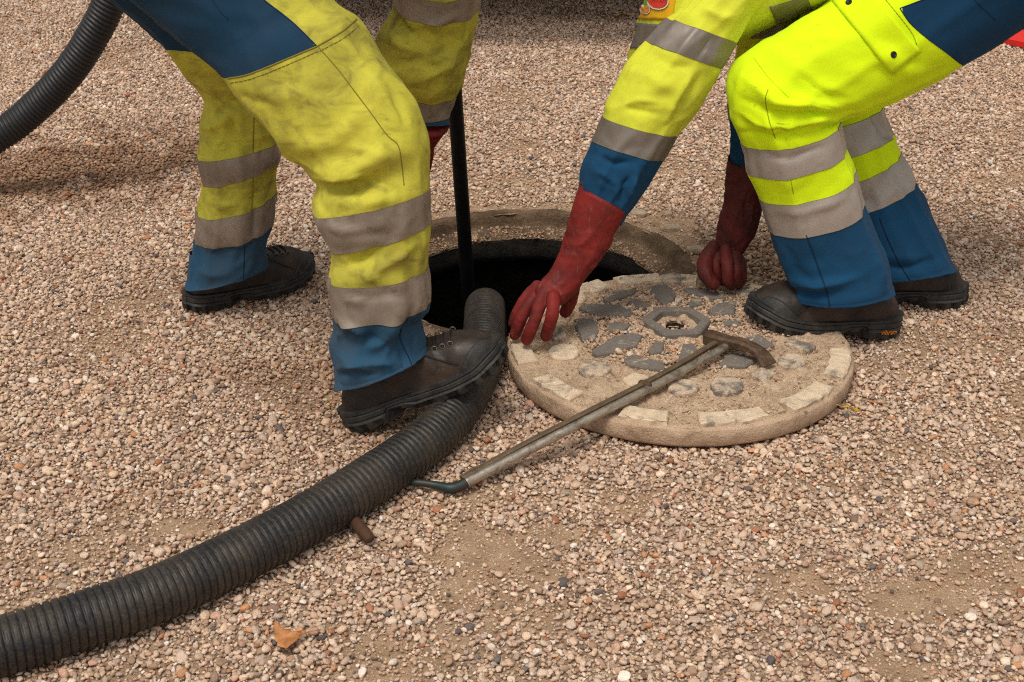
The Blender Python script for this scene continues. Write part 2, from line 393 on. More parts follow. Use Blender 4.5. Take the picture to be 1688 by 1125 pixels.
def field(y0, y1, sp, keep=1.0):
    xs = np.arange(-3.6, 3.6, sp); ys = np.arange(y0, y1, sp); X, Y = np.meshgrid(xs, ys)
    p = np.c_[X.ravel(), Y.ravel()] + (rng.random((X.size, 2)) - .5) * sp * 1.1
    m = (np.abs(p[:, 0]) < 0.42 * p[:, 1] + 0.55) & (rng.random(len(p)) < keep); return p[m]
pts = []; siz = []
for y0, y1, sp, s0, s1, lift, kp in ((1.15, 3.2, .0067, .0060, .32, .0005, 1), (1.15, 3.2, .0083, .0076, .38, .0030, .9), (3.2, 6.6, .0090, .0080, .28, .001, 1), (3.2, 6.6, .0138, .0092, .32, .0032, .8)):
    p = field(y0, y1, sp, kp); s = s0 * np.exp(rng.normal(0, s1, len(p))); s = np.clip(s, .0032, .0180)
    b = bare(p); r = rng.random(len(p))
    k = (r > b * 0.93) ; s = np.where(b > 0.3, s * (1 - 0.35 * b), s)
    k &= np.hypot(p[:, 0] - HC[0], p[:, 1] - HC[1]) > HR + 0.008 + s * .6
    k &= np.hypot(p[:, 0] - CC[0], p[:, 1] - CC[1]) > CR - 0.012
    p, s = p[k], s[k]; z = ground_z(p) + s * 0.18 + lift
    pts.append(np.c_[p, z]); siz.append(s)
# fine grit on the bare spots
p = field(1.15, 3.6, .0075); b = bare(p); k = (rng.random(len(p)) < b * 0.75) & (np.hypot(p[:, 0] - HC[0], p[:, 1] - HC[1]) > HR + 0.006) & (np.hypot(p[:, 0] - CC[0], p[:, 1] - CC[1]) > CR - 0.01)
p = p[k]; s = .0032 * np.exp(rng.normal(0, .35, len(p))); pts.append(np.c_[p, ground_z(p) + s * .15]); siz.append(s)
GP = np.concatenate(pts); GS = np.concatenate(siz)
scatter("gravel", GP, GS, brown_tone(GP[:, :2]), "pale beige and brown rounded gravel covering the yard", "gravel")

# ------------------------------------------------------------------ the open manhole: seat ring and shaft
mh = empty("manhole", (HC[0], HC[1], -0.01), "open round manhole shaft with a gritty stepped seat ring", "manhole")
def ring_surface(prof, na, seed, amp):
    ph = np.arange(na) / na * 2 * math.pi; V = []
    for k, (r, z) in enumerate(prof):
        w = (fbm(np.c_[np.cos(ph) * r * 30, np.sin(ph) * r * 30, np.full(na, z * 30 + k * .3)], 3, seed) - .5)
        w2 = (fbm(np.c_[np.cos(ph) * r * 30, np.sin(ph) * r * 30, np.full(na, z * 30 + k * .3 + 40)], 3, seed) - .5)
        rr = r + w * amp; V.append(np.c_[HC[0] + rr * np.cos(ph), HC[1] + rr * np.sin(ph), z + w2 * amp])
    return np.concatenate(V), gfaces(len(prof), na)
t = NT("grimy concrete")
c = t.ramp(t.noise(14, 6, 0.7), [(0.3, srgb(78, 62, 48)), (0.55, srgb(124, 102, 80)), (0.8, srgb(158, 134, 108))]); t.bump(t.noise(120, 5, 0.7), 0.9, 0.008)
M['seat'] = t.out(c, 0.95, 0, 0.15)
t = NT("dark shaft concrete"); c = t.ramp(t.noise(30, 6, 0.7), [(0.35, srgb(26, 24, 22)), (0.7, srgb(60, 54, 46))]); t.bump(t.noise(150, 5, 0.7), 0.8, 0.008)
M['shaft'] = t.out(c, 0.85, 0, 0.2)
prof = [(HR + .035, -.030), (HR + .018, -.006), (HR + .006, -.003), (HR - .003, -.006), (HR - .007, -.022), (HR - .008, -.034), (HR - .014, -.040), (HR - .024, -.043), (HR - .034, -.047), (HR - .044, -.052), (HR - .050, -.058)]
v, f = ring_surface(prof, 300, 31, .007); mesh_obj("seat_ring", v, f, M['seat'], mh)
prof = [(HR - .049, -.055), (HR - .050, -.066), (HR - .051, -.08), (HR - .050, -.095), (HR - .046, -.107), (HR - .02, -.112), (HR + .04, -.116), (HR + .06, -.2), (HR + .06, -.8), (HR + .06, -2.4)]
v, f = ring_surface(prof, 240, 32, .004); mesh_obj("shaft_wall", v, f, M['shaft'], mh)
ph = np.arange(64) / 64 * 2 * math.pi
wv = np.c_[HC[0] + (HR + .07) * np.cos(ph), HC[1] + (HR + .07) * np.sin(ph), np.full(64, -2.2)]
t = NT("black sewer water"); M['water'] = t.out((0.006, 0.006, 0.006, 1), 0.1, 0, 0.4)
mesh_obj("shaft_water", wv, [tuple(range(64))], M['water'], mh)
# grit lying on the seat
n = 5000; a = rng.random(n) * 6.283; r = HR - .008 - .042 * rng.random(n); s = .0038 * np.exp(rng.normal(0, .45, n))
scatter("seat_grit", np.c_[HC[0] + r * np.cos(a), HC[1] + r * np.sin(a), -.036 - (HR - r) * .36 + s * .2], s, np.full(n, .62), "brown grit and small stones on the manhole seat", "grit")

# ------------------------------------------------------------------ the lifted cover
cov = empty("manhole_cover", (CC[0], CC[1], CZ0), "round sand-caked manhole cover with raised studs lying beside the open hole", "manhole cover")
def dusty(name, stone, sand, amt):
    t = NT(name)
    s1 = t.ramp(t.noise(70, 6, 0.75), [(0.3, tuple(x * .75 for x in stone[:3]) + (1,)), (0.7, stone)])
    sp = t.ramp(t.noise(420, 2, 0.5), [(0.66, 0.0), (0.72, 1.0)]); s1 = t.mix(t.math('MULTIPLY', sp, 0.5), s1, srgb(176, 164, 150))
    s2 = t.ramp(t.noise(40, 6, 0.7), [(0.3, tuple(x * .72 for x in sand[:3]) + (1,)), (0.65, sand)])
    m = t.ramp(t.noise(24, 6, 0.75, dist=0.4), [(max(0, 0.62 - amt), 0.0), (max(0.04, 0.74 - amt), 1.0)])
    t.bump(t.noise(300, 4, 0.7), 0.6, 0.003)
    return t.out(t.mix(m, s1, s2), 0.92, 0, 0.2)
SAND = srgb(212, 188, 162); STN = srgb(128, 119, 110)
M['stud_clean'] = dusty("grey cast stud", STN, SAND, 0.05)
M['stud_mid'] = dusty("part sanded cast stud", STN, SAND, 0.20)
M['stud_sand'] = dusty("sand caked block", srgb(158, 142, 126), srgb(226, 202, 172), 0.27)
t = NT("sand caked cover")
c = t.ramp(t.noise(20, 7, 0.72), [(0.25, srgb(166, 139, 114)), (0.5, srgb(204, 176, 147)), (0.75, srgb(222, 197, 169))])
g = t.ramp(t.noise(240, 3, 0.7), [(0.3, (0.7, 0.68, 0.66, 1)), (0.7, (1.12, 1.12, 1.1, 1))]); c = t.mix(1.0, c, g, 'MULTIPLY')
n0 = t.bump(t.noise(420, 4, 0.75), 0.8, 0.003); t.bump(t.noise(70, 4, 0.7), 0.7, 0.006, n0)
M['cover_sand'] = t.out(c, 0.95, 0, 0.15)
t = NT("cover rim"); c = t.ramp(t.noise(18, 6, 0.7, dist=.3), [(0.28, srgb(146, 121, 98)), (0.5, srgb(192, 163, 135)), (0.8, srgb(212, 185, 156))])
ru = t.ramp(t.noise(40, 4, .6), [(0.66, 0.0), (0.72, 1.0)]); c = t.mix(t.math('MULTIPLY', ru, .7), c, srgb(84, 56, 40)); n0 = t.bump(t.noise(320, 4, .7), .7, .003); t.bump(t.noise(60, 5, .7), .8, .006, n0)
M['cover_rim'] = t.out(c, 0.9, 0, 0.2)
hexc = onz(1114, 536, CZ1)[:2]
nr, na = 66, 300; rr = np.linspace(0, 1, nr) ** 0.9 * (CR - .0025); ph = np.arange(na) / na * 2 * math.pi
X = CC[0] + rr[:, None] * np.cos(ph); Y = CC[1] + rr[:, None] * np.sin(ph); q = np.c_[X.ravel(), Y.ravel()]
zz = CZ1 - .006 + (fbm(np.c_[q * 16, q[:, :1] * 0], 4, 41) - .5) * .007 + np.maximum(fbm(np.c_[q * 55, q[:, :1] * 0], 4, 43) - .45, 0) * .020
dd = np.hypot(q[:, 0] - CC[0], q[:, 1] - CC[1]); zz = CZ1 - .006 + (zz - CZ1 + .006) * (.12 + .88 * sstep(CR - .010, CR - .035, dd)); zz += .0015 * sstep(CR - .03, CR - .008, dd) - .004 * sstep(CR - .006, CR - .003, dd)
hd = np.hypot(q[:, 0] - hexc[0], q[:, 1] - hexc[1]); zz = np.where(hd < .045, CZ1 - .005 + (zz - CZ1) * .25, zz)
KH = hexc + np.array([-.001, .001]); hole = np.hypot(q[:, 0] - KH[0], q[:, 1] - KH[1]); zz -= .006 * sstep(.026, .017, hole)
mesh_obj("cover_top", np.c_[q, zz], [f for f in gfaces(nr, na) if hole[list(f)].max() > .0185], M['cover_sand'], cov)
a_ = np.arange(28) / 28 * 6.283; jr = 1 + (rng.random(28) - .5) * .12
kv = np.concatenate([np.c_[KH[0] + r_ * jr * np.cos(a_), KH[1] + r_ * jr * np.sin(a_), np.full(28, z_)] for r_, z_ in ((.0205, CZ1 - .006), (.0170, CZ1 - .012), (.0165, CZ0 + .004), (.001, CZ0 + .002))])
mesh_obj("key_hole", kv, gfaces(4, 28), simple("dark key hole", srgb(40, 32, 26), .9), cov)
prof = [(CR - .03, CZ1 - .012), (CR - .006, CZ1 - .0052), (CR - .0015, CZ1 - .0058), (CR, CZ1 - .0085), (CR + .0005, CZ1 - .022), (CR - .001, CZ0 + .006), (CR - .004, CZ0 + .001), (CR - .02, CZ0), (0.01, CZ0)]
V = []
for k, (r, z) in enumerate(prof):
    w = (fbm(np.c_[np.cos(ph) * 9, np.sin(ph) * 9, np.full(na, k * .6)], 5, 47) - .5) * (.0055 if 1 < k < 7 else 0)
    V.append(np.c_[CC[0] + (r + w) * np.cos(ph), CC[1] + (r + w) * np.sin(ph), np.full(na, z) + w * .3])
mesh_obj("cover_rim", np.concatenate(V), gfaces(len(prof), na), M['cover_rim'], cov)
def stud(poly_px, mat, h=.0052, z0=None, inset=.004, name="raised_stud", sub=True, wob=.0012):
    z0 = CZ1 - .014 if z0 is None else z0
    P = np.array([onz(x, y, CZ1)[:2] for x, y in poly_px]); c = P.mean(0)
    if sub:   # a soft closed outline
        n = len(P); Q = []
        for k in range(n):
            a, b, d = P[k - 1], P[k], P[(k + 1) % n]
            Q += [b * .86 + a * .14, b * .97 + a * .015 + d * .015, b * .86 + d * .14]
        P = np.array(Q)
    P = P + (rng.random(P.shape) - .5) * wob
    rings = []
    for ins, z in ((0, z0), (0, CZ1 + h - .0035), (.4, CZ1 + h - .001), (1, CZ1 + h)):
        d = P - c; L = np.linalg.norm(d, axis=1)[:, None]; R_ = c + d * np.maximum(L - inset * ins, .3 * L) / L
        rings.append(np.c_[R_, z + (rng.random(len(P)) - .5) * .0008 * ins])
    n = len(P); V = np.concatenate(rings + [[np.r_[c, CZ1 + h + .0003]]]); Fc = gfaces(4, n) + [(3 * n + j, 3 * n + (j + 1) % n, 4 * n) for j in range(n)]
    return mesh_obj(name, V, Fc, mat, cov, smooth=False)
Z8 = lambda L: [(820 + x / 3.67, 280 + y / 3.67) for x, y in L]
Z6 = lambda L: [(800 + x / 2.6375, 400 + y / 2.6375) for x, y in L]
for P in (Z8([(920, 745), (955, 705), (1020, 705), (1085, 760), (1060, 810), (1000, 825)]), Z8([(785, 808), (835, 790), (925, 830), (880, 850)]),
          Z8([(635, 790), (700, 745), (835, 730), (850, 748), (700, 808)]), Z8([(490, 840), (540, 825), (740, 828), (825, 875), (795, 893), (580, 885)]),
          Z8([(470, 950), (490, 910), (580, 910), (620, 985), (590, 1030), (510, 1030)]), Z8([(660, 945), (740, 928), (805, 950), (770, 978), (675, 982)]),
          Z6([(460, 480), (550, 420), (640, 400), (685, 412), (660, 455), (550, 485), (490, 495)]), Z6([(705, 475), (740, 435), (780, 440), (770, 480), (720, 495)]),
          Z6([(600, 515), (640, 493), (780, 530), (780, 562), (680, 550), (610, 535)]), Z6([(832, 530), (860, 450), (900, 445), (930, 480), (900, 520)]),
          Z6([(1010, 540), (1060, 490), (1190, 510), (1130, 548)]), Z6([(860, 205), (900, 205), (1030, 230), (1045, 248), (1000, 252), (880, 225)]),
          Z6([(880, 270), (900, 245), (945, 250), (940, 275), (895, 288)]), Z6([(970, 300), (1010, 270), (1090, 262), (1085, 315), (990, 320)]),
          Z6([(1030, 350), (1090, 340), (1110, 365), (1040, 365)]), Z6([(1130, 420), (1190, 405), (1260, 455), (1200, 465)])):
    stud(P, M['stud_clean'])
def disc(cx, cy, rx, ry, n=13): return [(cx + rx * math.cos(a), cy + ry * math.sin(a)) for a in np.arange(n) / n * 6.283]
for P, m in ((disc(637, 167, 64, 19), 'stud_mid'), (disc(813, 160, 64, 19), 'stud_mid'), (disc(342, 480, 68, 34), 'stud_sand'), (disc(475, 552, 72, 34), 'stud_mid'), (disc(860, 632, 68, 32), 'stud_mid'),
             (disc(1050, 625, 74, 37), 'stud_mid'), (disc(1332, 520, 62, 31), 'stud_mid'), (disc(1140, 216, 54, 17), 'stud_mid'), (disc(408, 245, 30, 22), 'stud_sand'),
             ([(405, 195), (490, 165), (550, 200), (470, 222)], 'stud_sand'), ([(920, 190), (940, 160), (1010, 185), (990, 203)], 'stud_mid'), ([(290, 315), (330, 285), (385, 300), (365, 335)], 'stud_sand'),
             ([(270, 380), (340, 372), (352, 412), (300, 425)], 'stud_mid'), ([(595, 600), (640, 572), (720, 588), (690, 628), (620, 625)], 'stud_sand'), ([(1150, 575), (1200, 548), (1262, 575), (1212, 612)], 'stud_mid'), ([(1300, 450), (1330, 425), (1440, 455), (1400, 480)], 'stud_mid')):
    stud(Z6(P), M[m], .005)
# rim blocks: short arcs standing along the edge
def arc_block(a0, a1, r0, r1, mat, h=.0048):
    n = 11; aa = np.linspace(math.radians(a0), math.radians(a1), n); rings = []
    out = [(r1, a) for a in aa] + [(r0, a) for a in aa[::-1]]
    for ins, z in ((0, CZ1 - .016), (0, CZ1 + h - .003), (.5, CZ1 + h - .0006), (1, CZ1 + h)):
        R_ = []
        am = (aa[0] + aa[-1]) / 2; rm = (r0 + r1) / 2
        for r, a in out:
            r2 = rm + (r - rm) * (1 - .16 * ins); a2 = am + (a - am) * (1 - .07 * ins); r2 += (rng.random() - .5) * .0035
            R_.append((CC[0] + r2 * math.cos(a2), CC[1] + r2 * math.sin(a2), z + (rng.random() - .5) * .0022 * ins))
        rings.append(R_)
    N = len(out); V = np.concatenate(rings); top = [(3 * N + j, 3 * N + j + 1, 3 * N + 2 * n - 2 - j, 3 * N + 2 * n - 1 - j) for j in range(n - 1)]
    mesh_obj("rim_block", V, gfaces(4, N) + top, mat, cov, smooth=False)
def ang(zx, zy):
    p = onz(800 + zx / 2.6375, 400 + zy / 2.6375, CZ1)[:2] - CC; return math.degrees(math.atan2(p[1], p[0]))
for a, b in (((920, 740), (1200, 730)), ((590, 740), (795, 755)), ((195, 600), (385, 680)), ((85, 420), (150, 530)), ((80, 340), (190, 240)), ((1290, 700), (1500, 630)), ((1590, 470), (1545, 590)),
             ((1310, 215), (1180, 172)), ((935, 118), (850, 112)), ((745, 110), (520, 122)), ((400, 150), (270, 190)), ((1450, 270), (1530, 330))):
    a0, a1 = ang(*a), ang(*b)
    while a1 < a0 - 180: a1 += 360
    while a1 > a0 + 180: a1 -= 360
    arc_block(min(a0, a1), max(a0, a1), CR - .043, CR - .007, M['stud_sand'])
# hexagon collar round the key hole
ho = np.array([onz(x, y, CZ1)[:2] for x, y in ((1056, 532), (1082, 512), (1139, 512), (1173, 533), (1154, 555), (1095, 558))]); hc = ho.mean(0)
def hexring(k): 
    P = []
    for j in range(6):
        a, b = ho[j], ho[(j + 1) % 6]; P += [a * .94 + b * .06, a * .06 + b * .94]
    P = np.array(P); return hc + (P - hc) * k
R_ = [np.c_[hexring(k), np.full(12, z)] for k, z in ((1.0, CZ1 - .014), (1.0, CZ1 + .005), (.97, CZ1 + .008), (.72, CZ1 + .0085), (.69, CZ1 + .006), (.68, CZ1 - .02))]
mesh_obj("hexagon_collar", np.concatenate(R_), gfaces(6, 12), M['stud_clean'], cov, smooth=False)
# loose stones and crumbs on the cover
n = 26000; a = rng.random(n) * 6.283; r = (CR - .012) * np.sqrt(rng.random(n)); p = np.c_[CC[0] + r * np.cos(a), CC[1] + r * np.sin(a)]
dn = np.hypot(p[:, 0] - hexc[0], p[:, 1] - hexc[1]); keep = rng.random(n) < np.where(dn < .16, .62, .30 * sstep(.23, .16, dn)) + .03 + .22 * (fbm(np.c_[p * 22, p[:, :1] * 0], 2, 55) > .52)
keep &= ~((dn > .028) & (dn < .062)) & (np.hypot(p[:, 0] - KH[0], p[:, 1] - KH[1]) > .02)
p = p[keep]; s = np.where((rng.random(len(p)) < .5) & (dn[keep] < .19), .0066, .0032) * np.exp(rng.normal(0, .28, len(p))); dn = dn[keep]
hz = CZ1 - .0020 + s * .2
scatter("loose_stones", np.c_[p, hz], s, np.full(len(p), .0), "small stones and crumbs scattered over the manhole cover", "stones", dust=.3)

# ------------------------------------------------------------------ hoses, pole, lever
def corrugated(name, path, R0, pitch, depth, mat, label, n_per=8, nv=44, flat=0.5, root=None):
    L0 = resample(path, 50)[1][-1]; nr = int(L0 / pitch * n_per); P, s = resample(path, nr); T, A, B = frames(P)
    ph = np.arange(nv) / nv * 2 * math.pi
    fr = (s[:, None] / pitch + ph[None] / (2 * math.pi)) % 1.0            # helix
    prof = 1 - np.exp(-((np.abs(fr - 0.5)) / (0.5 * (1 - flat))) ** 2) if False else sstep(0.5, 0.5 - 0.5 * (1 - flat), np.abs(fr - .5))
    r = R0 - depth * (1 - prof)
    r = r * (1 + 0.01 * (fbm(np.stack([s[:, None] * 9 + 0 * ph, np.cos(ph)[None] * 1.5 + 0 * s[:, None], np.sin(ph)[None] * 1.5 + 0 * s[:, None]], -1), 2, 3) - .5))
    V = P[:, None] + r[..., None] * (A[:, None] * np.cos(ph)[None, :, None] + B[:, None] * np.sin(ph)[None, :, None])
    o = mesh_obj(name, V, gfaces(nr, nv) + [tuple(range(nv)), tuple(range((nr - 1) * nv, nr * nv))], mat, org=root if root is not None else P[0], attrs={'groove': 1 - prof})
    return tag(o, label, "hose")
def hose_mat(name, col, groove, mud, amt):
    t = NT(name)
    d = t.ramp(t.noise(11, 6, 0.75, dist=0.5), [(0.42, 0.0), (0.70, 1.0)]); d2 = t.ramp(t.noise(210, 5, 0.8), [(0.48, 0.0), (0.66, 1.0)])
    c = t.mix(t.math('MULTIPLY', t.math('ADD', t.math('MULTIPLY', d, .7), t.math('MULTIPLY', d2, .55)), amt), col, mud)
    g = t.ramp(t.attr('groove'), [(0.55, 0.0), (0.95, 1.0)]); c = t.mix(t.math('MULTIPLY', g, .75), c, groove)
    rub = t.ramp(t.noise(5.5, 3, .6, (1, 1, 1)), [(0.66, 0.0), (0.70, 1.0)]); ok = t.ramp(t.noise(60, 3, .6), [(0.48, 0.0), (0.58, 1.0)])
    c = t.mix(t.math('MULTIPLY', t.math('MULTIPLY', rub, ok), .6), c, srgb(128, 104, 82))
    t.bump(t.noise(240, 4, .7), 0.35, 0.002)
    rg = t.ramp(t.noise(30, 3), [(0.3, 0.36), (0.7, 0.6)])
    return t.out(c, rg, 0, 0.4)
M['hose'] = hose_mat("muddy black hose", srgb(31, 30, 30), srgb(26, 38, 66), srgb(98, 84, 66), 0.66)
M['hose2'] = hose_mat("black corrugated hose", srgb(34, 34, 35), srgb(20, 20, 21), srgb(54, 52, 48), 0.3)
hp = [onz(x, y, z) for x, y, z in ((-260, 1130, .0345), (-120, 1098, .0345), (0, 1066, .0345), (150, 1018, .0345), (295, 964, .0345), (498, 861, .0345), (664, 756, .035), (738, 694, .036), (781, 630, .037), (796, 575, .042))]
hp += [np.array([-.052, 2.455, .036]), np.array([-.050, 2.525, -.022]), np.array([-.048, 2.575, -.13]), np.array([-.05, 2.60, -.32]), np.array([-.05, 2.61, -.9])]
corrugated("suction_hose", hp, .0388, .0110, .0044, M['hose'], "muddy black ribbed hose crossing the gravel and dropping into the manhole", flat=0.62)
h2 = [atY(x, y, Y) for x, y, Y in ((-420, 352, 2.95), (-270, 335, 3.02), (-120, 286, 3.12), (0, 222, 3.18), (57, 178, 3.2), (111, 122, 3.2), (151, 62, 3.2), (181, 0, 3.2), (205, -90, 3.2), (222, -220, 3.2), (230, -380, 3.2))]
corrugated("suction_hose", h2, .0375, .0105, .0030, M['hose2'], "clean black corrugated hose hanging in the air at upper left", flat=0.25, n_per=8, nv=40)
# thick black pole going down the shaft
M['pole'] = simple("black plastic pole", srgb(16, 15, 16), 0.55, 0, 0.25, 0.3, 20, srgb(52, 48, 44))
pb, pt = atY(768, 425, 2.80), atY(743, 60, 2.66); d = pt - pb
v1 = tube([pb - d * 1.6, pb, pt, pt + d * 1.1], .0150, 20)
ringp = pb + d * 1.3; v2 = tube([ringp, ringp + d * .05], .0185, 20)
pole = mesh_obj("probe_pole", *join(v1), M['pole'], org=pb); tag(pole, "thick black pole standing upright in the open manhole", "pole")
mesh_obj("coupling", *v2, M['pole'], pole)
# cover lever with hammer head
t = NT("worn steel"); a = t.ramp(t.noise(70, 6, .75, (.5, .5, 1), .5), [(0.44, 0.0), (0.72, 1.0)])
c = t.mix(a, srgb(186, 174, 158), srgb(88, 74, 60)); gp = t.ramp(t.noise(9, 4, .6), [(0.60, 0.0), (0.66, 1.0)]); c = t.mix(t.math('MULTIPLY', gp, .7), c, srgb(42, 92, 84))
t.bump(t.noise(200, 4), .3, .002); M['steel'] = t.out(c, t.ramp(t.noise(35, 4), [(0.35, 0.30), (0.7, 0.52)]), 0.75, 0.5)
t = NT("rusty steel"); c = t.ramp(t.noise(50, 6, .75), [(0.3, srgb(58, 44, 36)), (0.55, srgb(98, 76, 58)), (0.75, srgb(136, 110, 86))]); t.bump(t.noise(170, 5), .6, .003); M['rust'] = t.out(c, 0.62, 0.45, 0.4)
t = NT("green chipped paint"); a = t.ramp(t.noise(40, 5, .7), [(0.42, 0.0), (0.55, 1.0)]); c = t.mix(a, srgb(26, 50, 48), srgb(50, 44, 38)); M['green'] = t.out(c, 0.5, 0.1, 0.5)
bar = [onz(1212, 563, .064), onz(1100, 625, .061), onz(985, 684, .054), onz(880, 738, .035), onz(768, 796, .014)]
lev = empty("cover_lever", bar[-1], "long steel cover lever with hammer head leaning across the manhole cover", "lever")
bend = [bar[-1], onz(757, 802, .011), onz(742, 805, .010), onz(718, 800, .011), onz(690, 796, .013), onz(650, 795, .010), onz(600, 806, .009)]
mesh_obj("shaft_bar", *tube(np.array(bar), [.0070, .0071, .0073, .0078, .0086], 20, 60), M['steel'], lev)
mesh_obj("bent_grip", *tube(np.array(bend), [.0086, .0090, .0086, .0062, .0055, .005, .005], 18, 50), M['green'], lev)
dv = bar[-1] - bar[0]; off = np.cross(dv, [0, 0, 1.]); off *= .0135 / np.linalg.norm(off); off *= np.sign(off[1]); off[2] = .003; bar2 = [onz(1196, 556, .068)] + [b + off for b in (bar[1], bar[2], bar[3])] + [bar[-1] + off * .8]
def flatbar(P, w, h, n=50):
    P = cubic(P, np.linspace(0, len(P) - 1, n)); T = np.gradient(P, axis=0); T /= np.linalg.norm(T, axis=1)[:, None]
    B = np.cross(T, [0, 0, 1.]); B /= np.linalg.norm(B, axis=1)[:, None]; N = np.cross(B, T)
    w = np.broadcast_to(w, (len(P),)) if np.isscalar(w) else np.interp(np.linspace(0, 1, n), np.linspace(0, 1, len(w)), w)
    h = np.broadcast_to(h, (len(P),)) if np.isscalar(h) else np.interp(np.linspace(0, 1, n), np.linspace(0, 1, len(h)), h)
    oct_ = [(.62, 1), (1, .62), (1, -.62), (.62, -1), (-.62, -1), (-1, -.62), (-1, .62), (-.62, 1)]
    V = np.stack([P + B * (w / 2 * x)[:, None] + N * (h / 2 * y)[:, None] for x, y in oct_], 1)
    k = len(P); return V.reshape(-1, 3), gfaces(k, 8) + [tuple(range(8)), tuple(range((k - 1) * 8, k * 8))]
bk = simple("brown worn steel", srgb(118, 98, 76), .6, .4, .4, .7, 40, srgb(70, 60, 50), .4)
mesh_obj("stiffener_bar", *flatbar(np.array(bar2), .0105, .009), bk, lev, smooth=False)
sl = bar2[1] * .72 + bar2[2] * .28
mesh_obj("weld_bead", *tube([sl + off * .2, bar[1] * .72 + bar[2] * .28 + np.array([0, 0, .006])], .0062, 10), M['rust'], lev)
hd = [onz(1166, 556, .066), onz(1184, 561, .068), onz(1203, 565, .069), onz(1222, 568, .070), onz(1240, 574, .069), onz(1256, 585, .062), onz(1268, 602, .050)]
mesh_obj("hammer_head", *flatbar(np.array(hd), [.027, .027, .022, .026, .028, .031, .034], [.025, .025, .021, .020, .014, .008, .003], 44), M['rust'], lev, smooth=False)
stub = [onz(560, 838, .012), onz(583, 858, .013), onz(597, 874, .013), onz(607, 886, .012)]
o = mesh_obj("rusty_rod", *tube(np.array(stub), [.0085, .009, .0098, .0085], 16, 20), simple("brown rust", srgb(88, 60, 42), .85, .1, .3, .8, 60, srgb(60, 46, 36), .8, 140), org=stub[-1])
tag(o, "stubby rusty rod end poking out from under the muddy hose", "rod")

# ------------------------------------------------------------------ fallen leaves, mortar chips
def leaf(poly, px, py, size, rot, mat, label, curl=.5, z=.012):
    c = onz(px, py, z); P = np.array(poly, float); P = P - P.mean(0); P /= np.abs(P).max()
    n = len(P); V = [[0, 0]]; 
    for k in (.35, .7, 1.0): V += (P * k).tolist()
    V = np.array(V); x, y = V[:, 0], V[:, 1]
    zc = curl * (.35 * y ** 2 + .25 * x ** 2 * np.sign(x) + .12 * np.sin(5 * x + 3 * y)) - .05 * np.exp(-(y / .12) ** 2)
    R2 = np.array([[math.cos(rot), -math.sin(rot)], [math.sin(rot), math.cos(rot)]]); xy = V @ R2.T * size
    W3 = np.c_[c[0] + xy[:, 0], c[1] + xy[:, 1], c[2] + zc * size + .003]
    Fc = [(0, 1 + j, 1 + (j + 1) % n) for j in range(n)]
    for r in (0, 1): Fc += [(1 + r * n + j, 1 + (r + 1) * n + j, 1 + (r + 1) * n + (j + 1) % n, 1 + r * n + (j + 1) % n) for j in range(n)]
    o = mesh_obj("fallen_leaf", W3, Fc, mat, org=c); m = o.modifiers.new("thickness", 'SOLIDIFY'); m.thickness = .0006
    tip = xy[1 + 2 * n + 0]; mesh_obj("leaf_stalk", *tube([W3[0], W3[1 + 2 * n], W3[1 + 2 * n] + np.array([R2[0, 0], R2[1, 0], .25]) * size * .7], [.0006, .0009, .0007], 6, 10), mat, o)
    return tag(o, label, "leaf", "fallen autumn leaves")
def leaf_mat(name, a, b):
    t = NT(name); c = t.mix(t.ramp(t.noise(60, 5, .7), [(0.4, 0.0), (0.65, 1.0)]), a, b); t.bump(t.noise(120, 4), .6, .003); return t.out(c, .7, 0, .3)
birch = [((x - 472) * .84, -(y - 1052) * 1.35) for x, y in ((501, 1050), (492, 1046), (484, 1049), (474, 1044), (462, 1042), (455, 1037), (442, 1024), (444, 1042), (449, 1050), (450, 1060), (457, 1066), (458, 1074), (468, 1076), (478, 1079), (484, 1072), (494, 1066), (498, 1058))]
oak = [(1.0, 0), (.85, .16), (.6, .1), (.5, .42), (.2, .18), (.05, .5), (-.25, .2), (-.5, .48), (-.7, .2), (-1.1, .1), (-1.0, -.15), (-.7, -.12), (-.5, -.42), (-.25, -.15), (.0, -.45), (.25, -.14), (.5, -.35), (.75, -.12)]
leaf(birch, 471, 1052, .034, 0.0, leaf_mat("tan leaf", srgb(196, 136, 84), srgb(158, 100, 58)), "curled tan leaf lying on the gravel below the muddy hose", .35)
leaf(oak, 1023, 28, .035, .1, leaf_mat("ochre leaf", srgb(176, 122, 40), srgb(128, 84, 30)), "ochre lobed leaf on the gravel beyond the workers", .6)
leaf(oak, 1404, 676, .017, 2.9, leaf_mat("yellow leaf", srgb(190, 152, 50), srgb(140, 104, 40)), "small curled yellow leaf beside the manhole cover rim", 1.2)
t = NT("pale mortar"); c = t.ramp(t.noise(40, 6, .7), [(0.3, srgb(150, 128, 104)), (0.7, srgb(196, 176, 152))]); t.bump(t.noise(150, 5), .7, .004); M['mortar'] = t.out(c, .95, 0, .15)
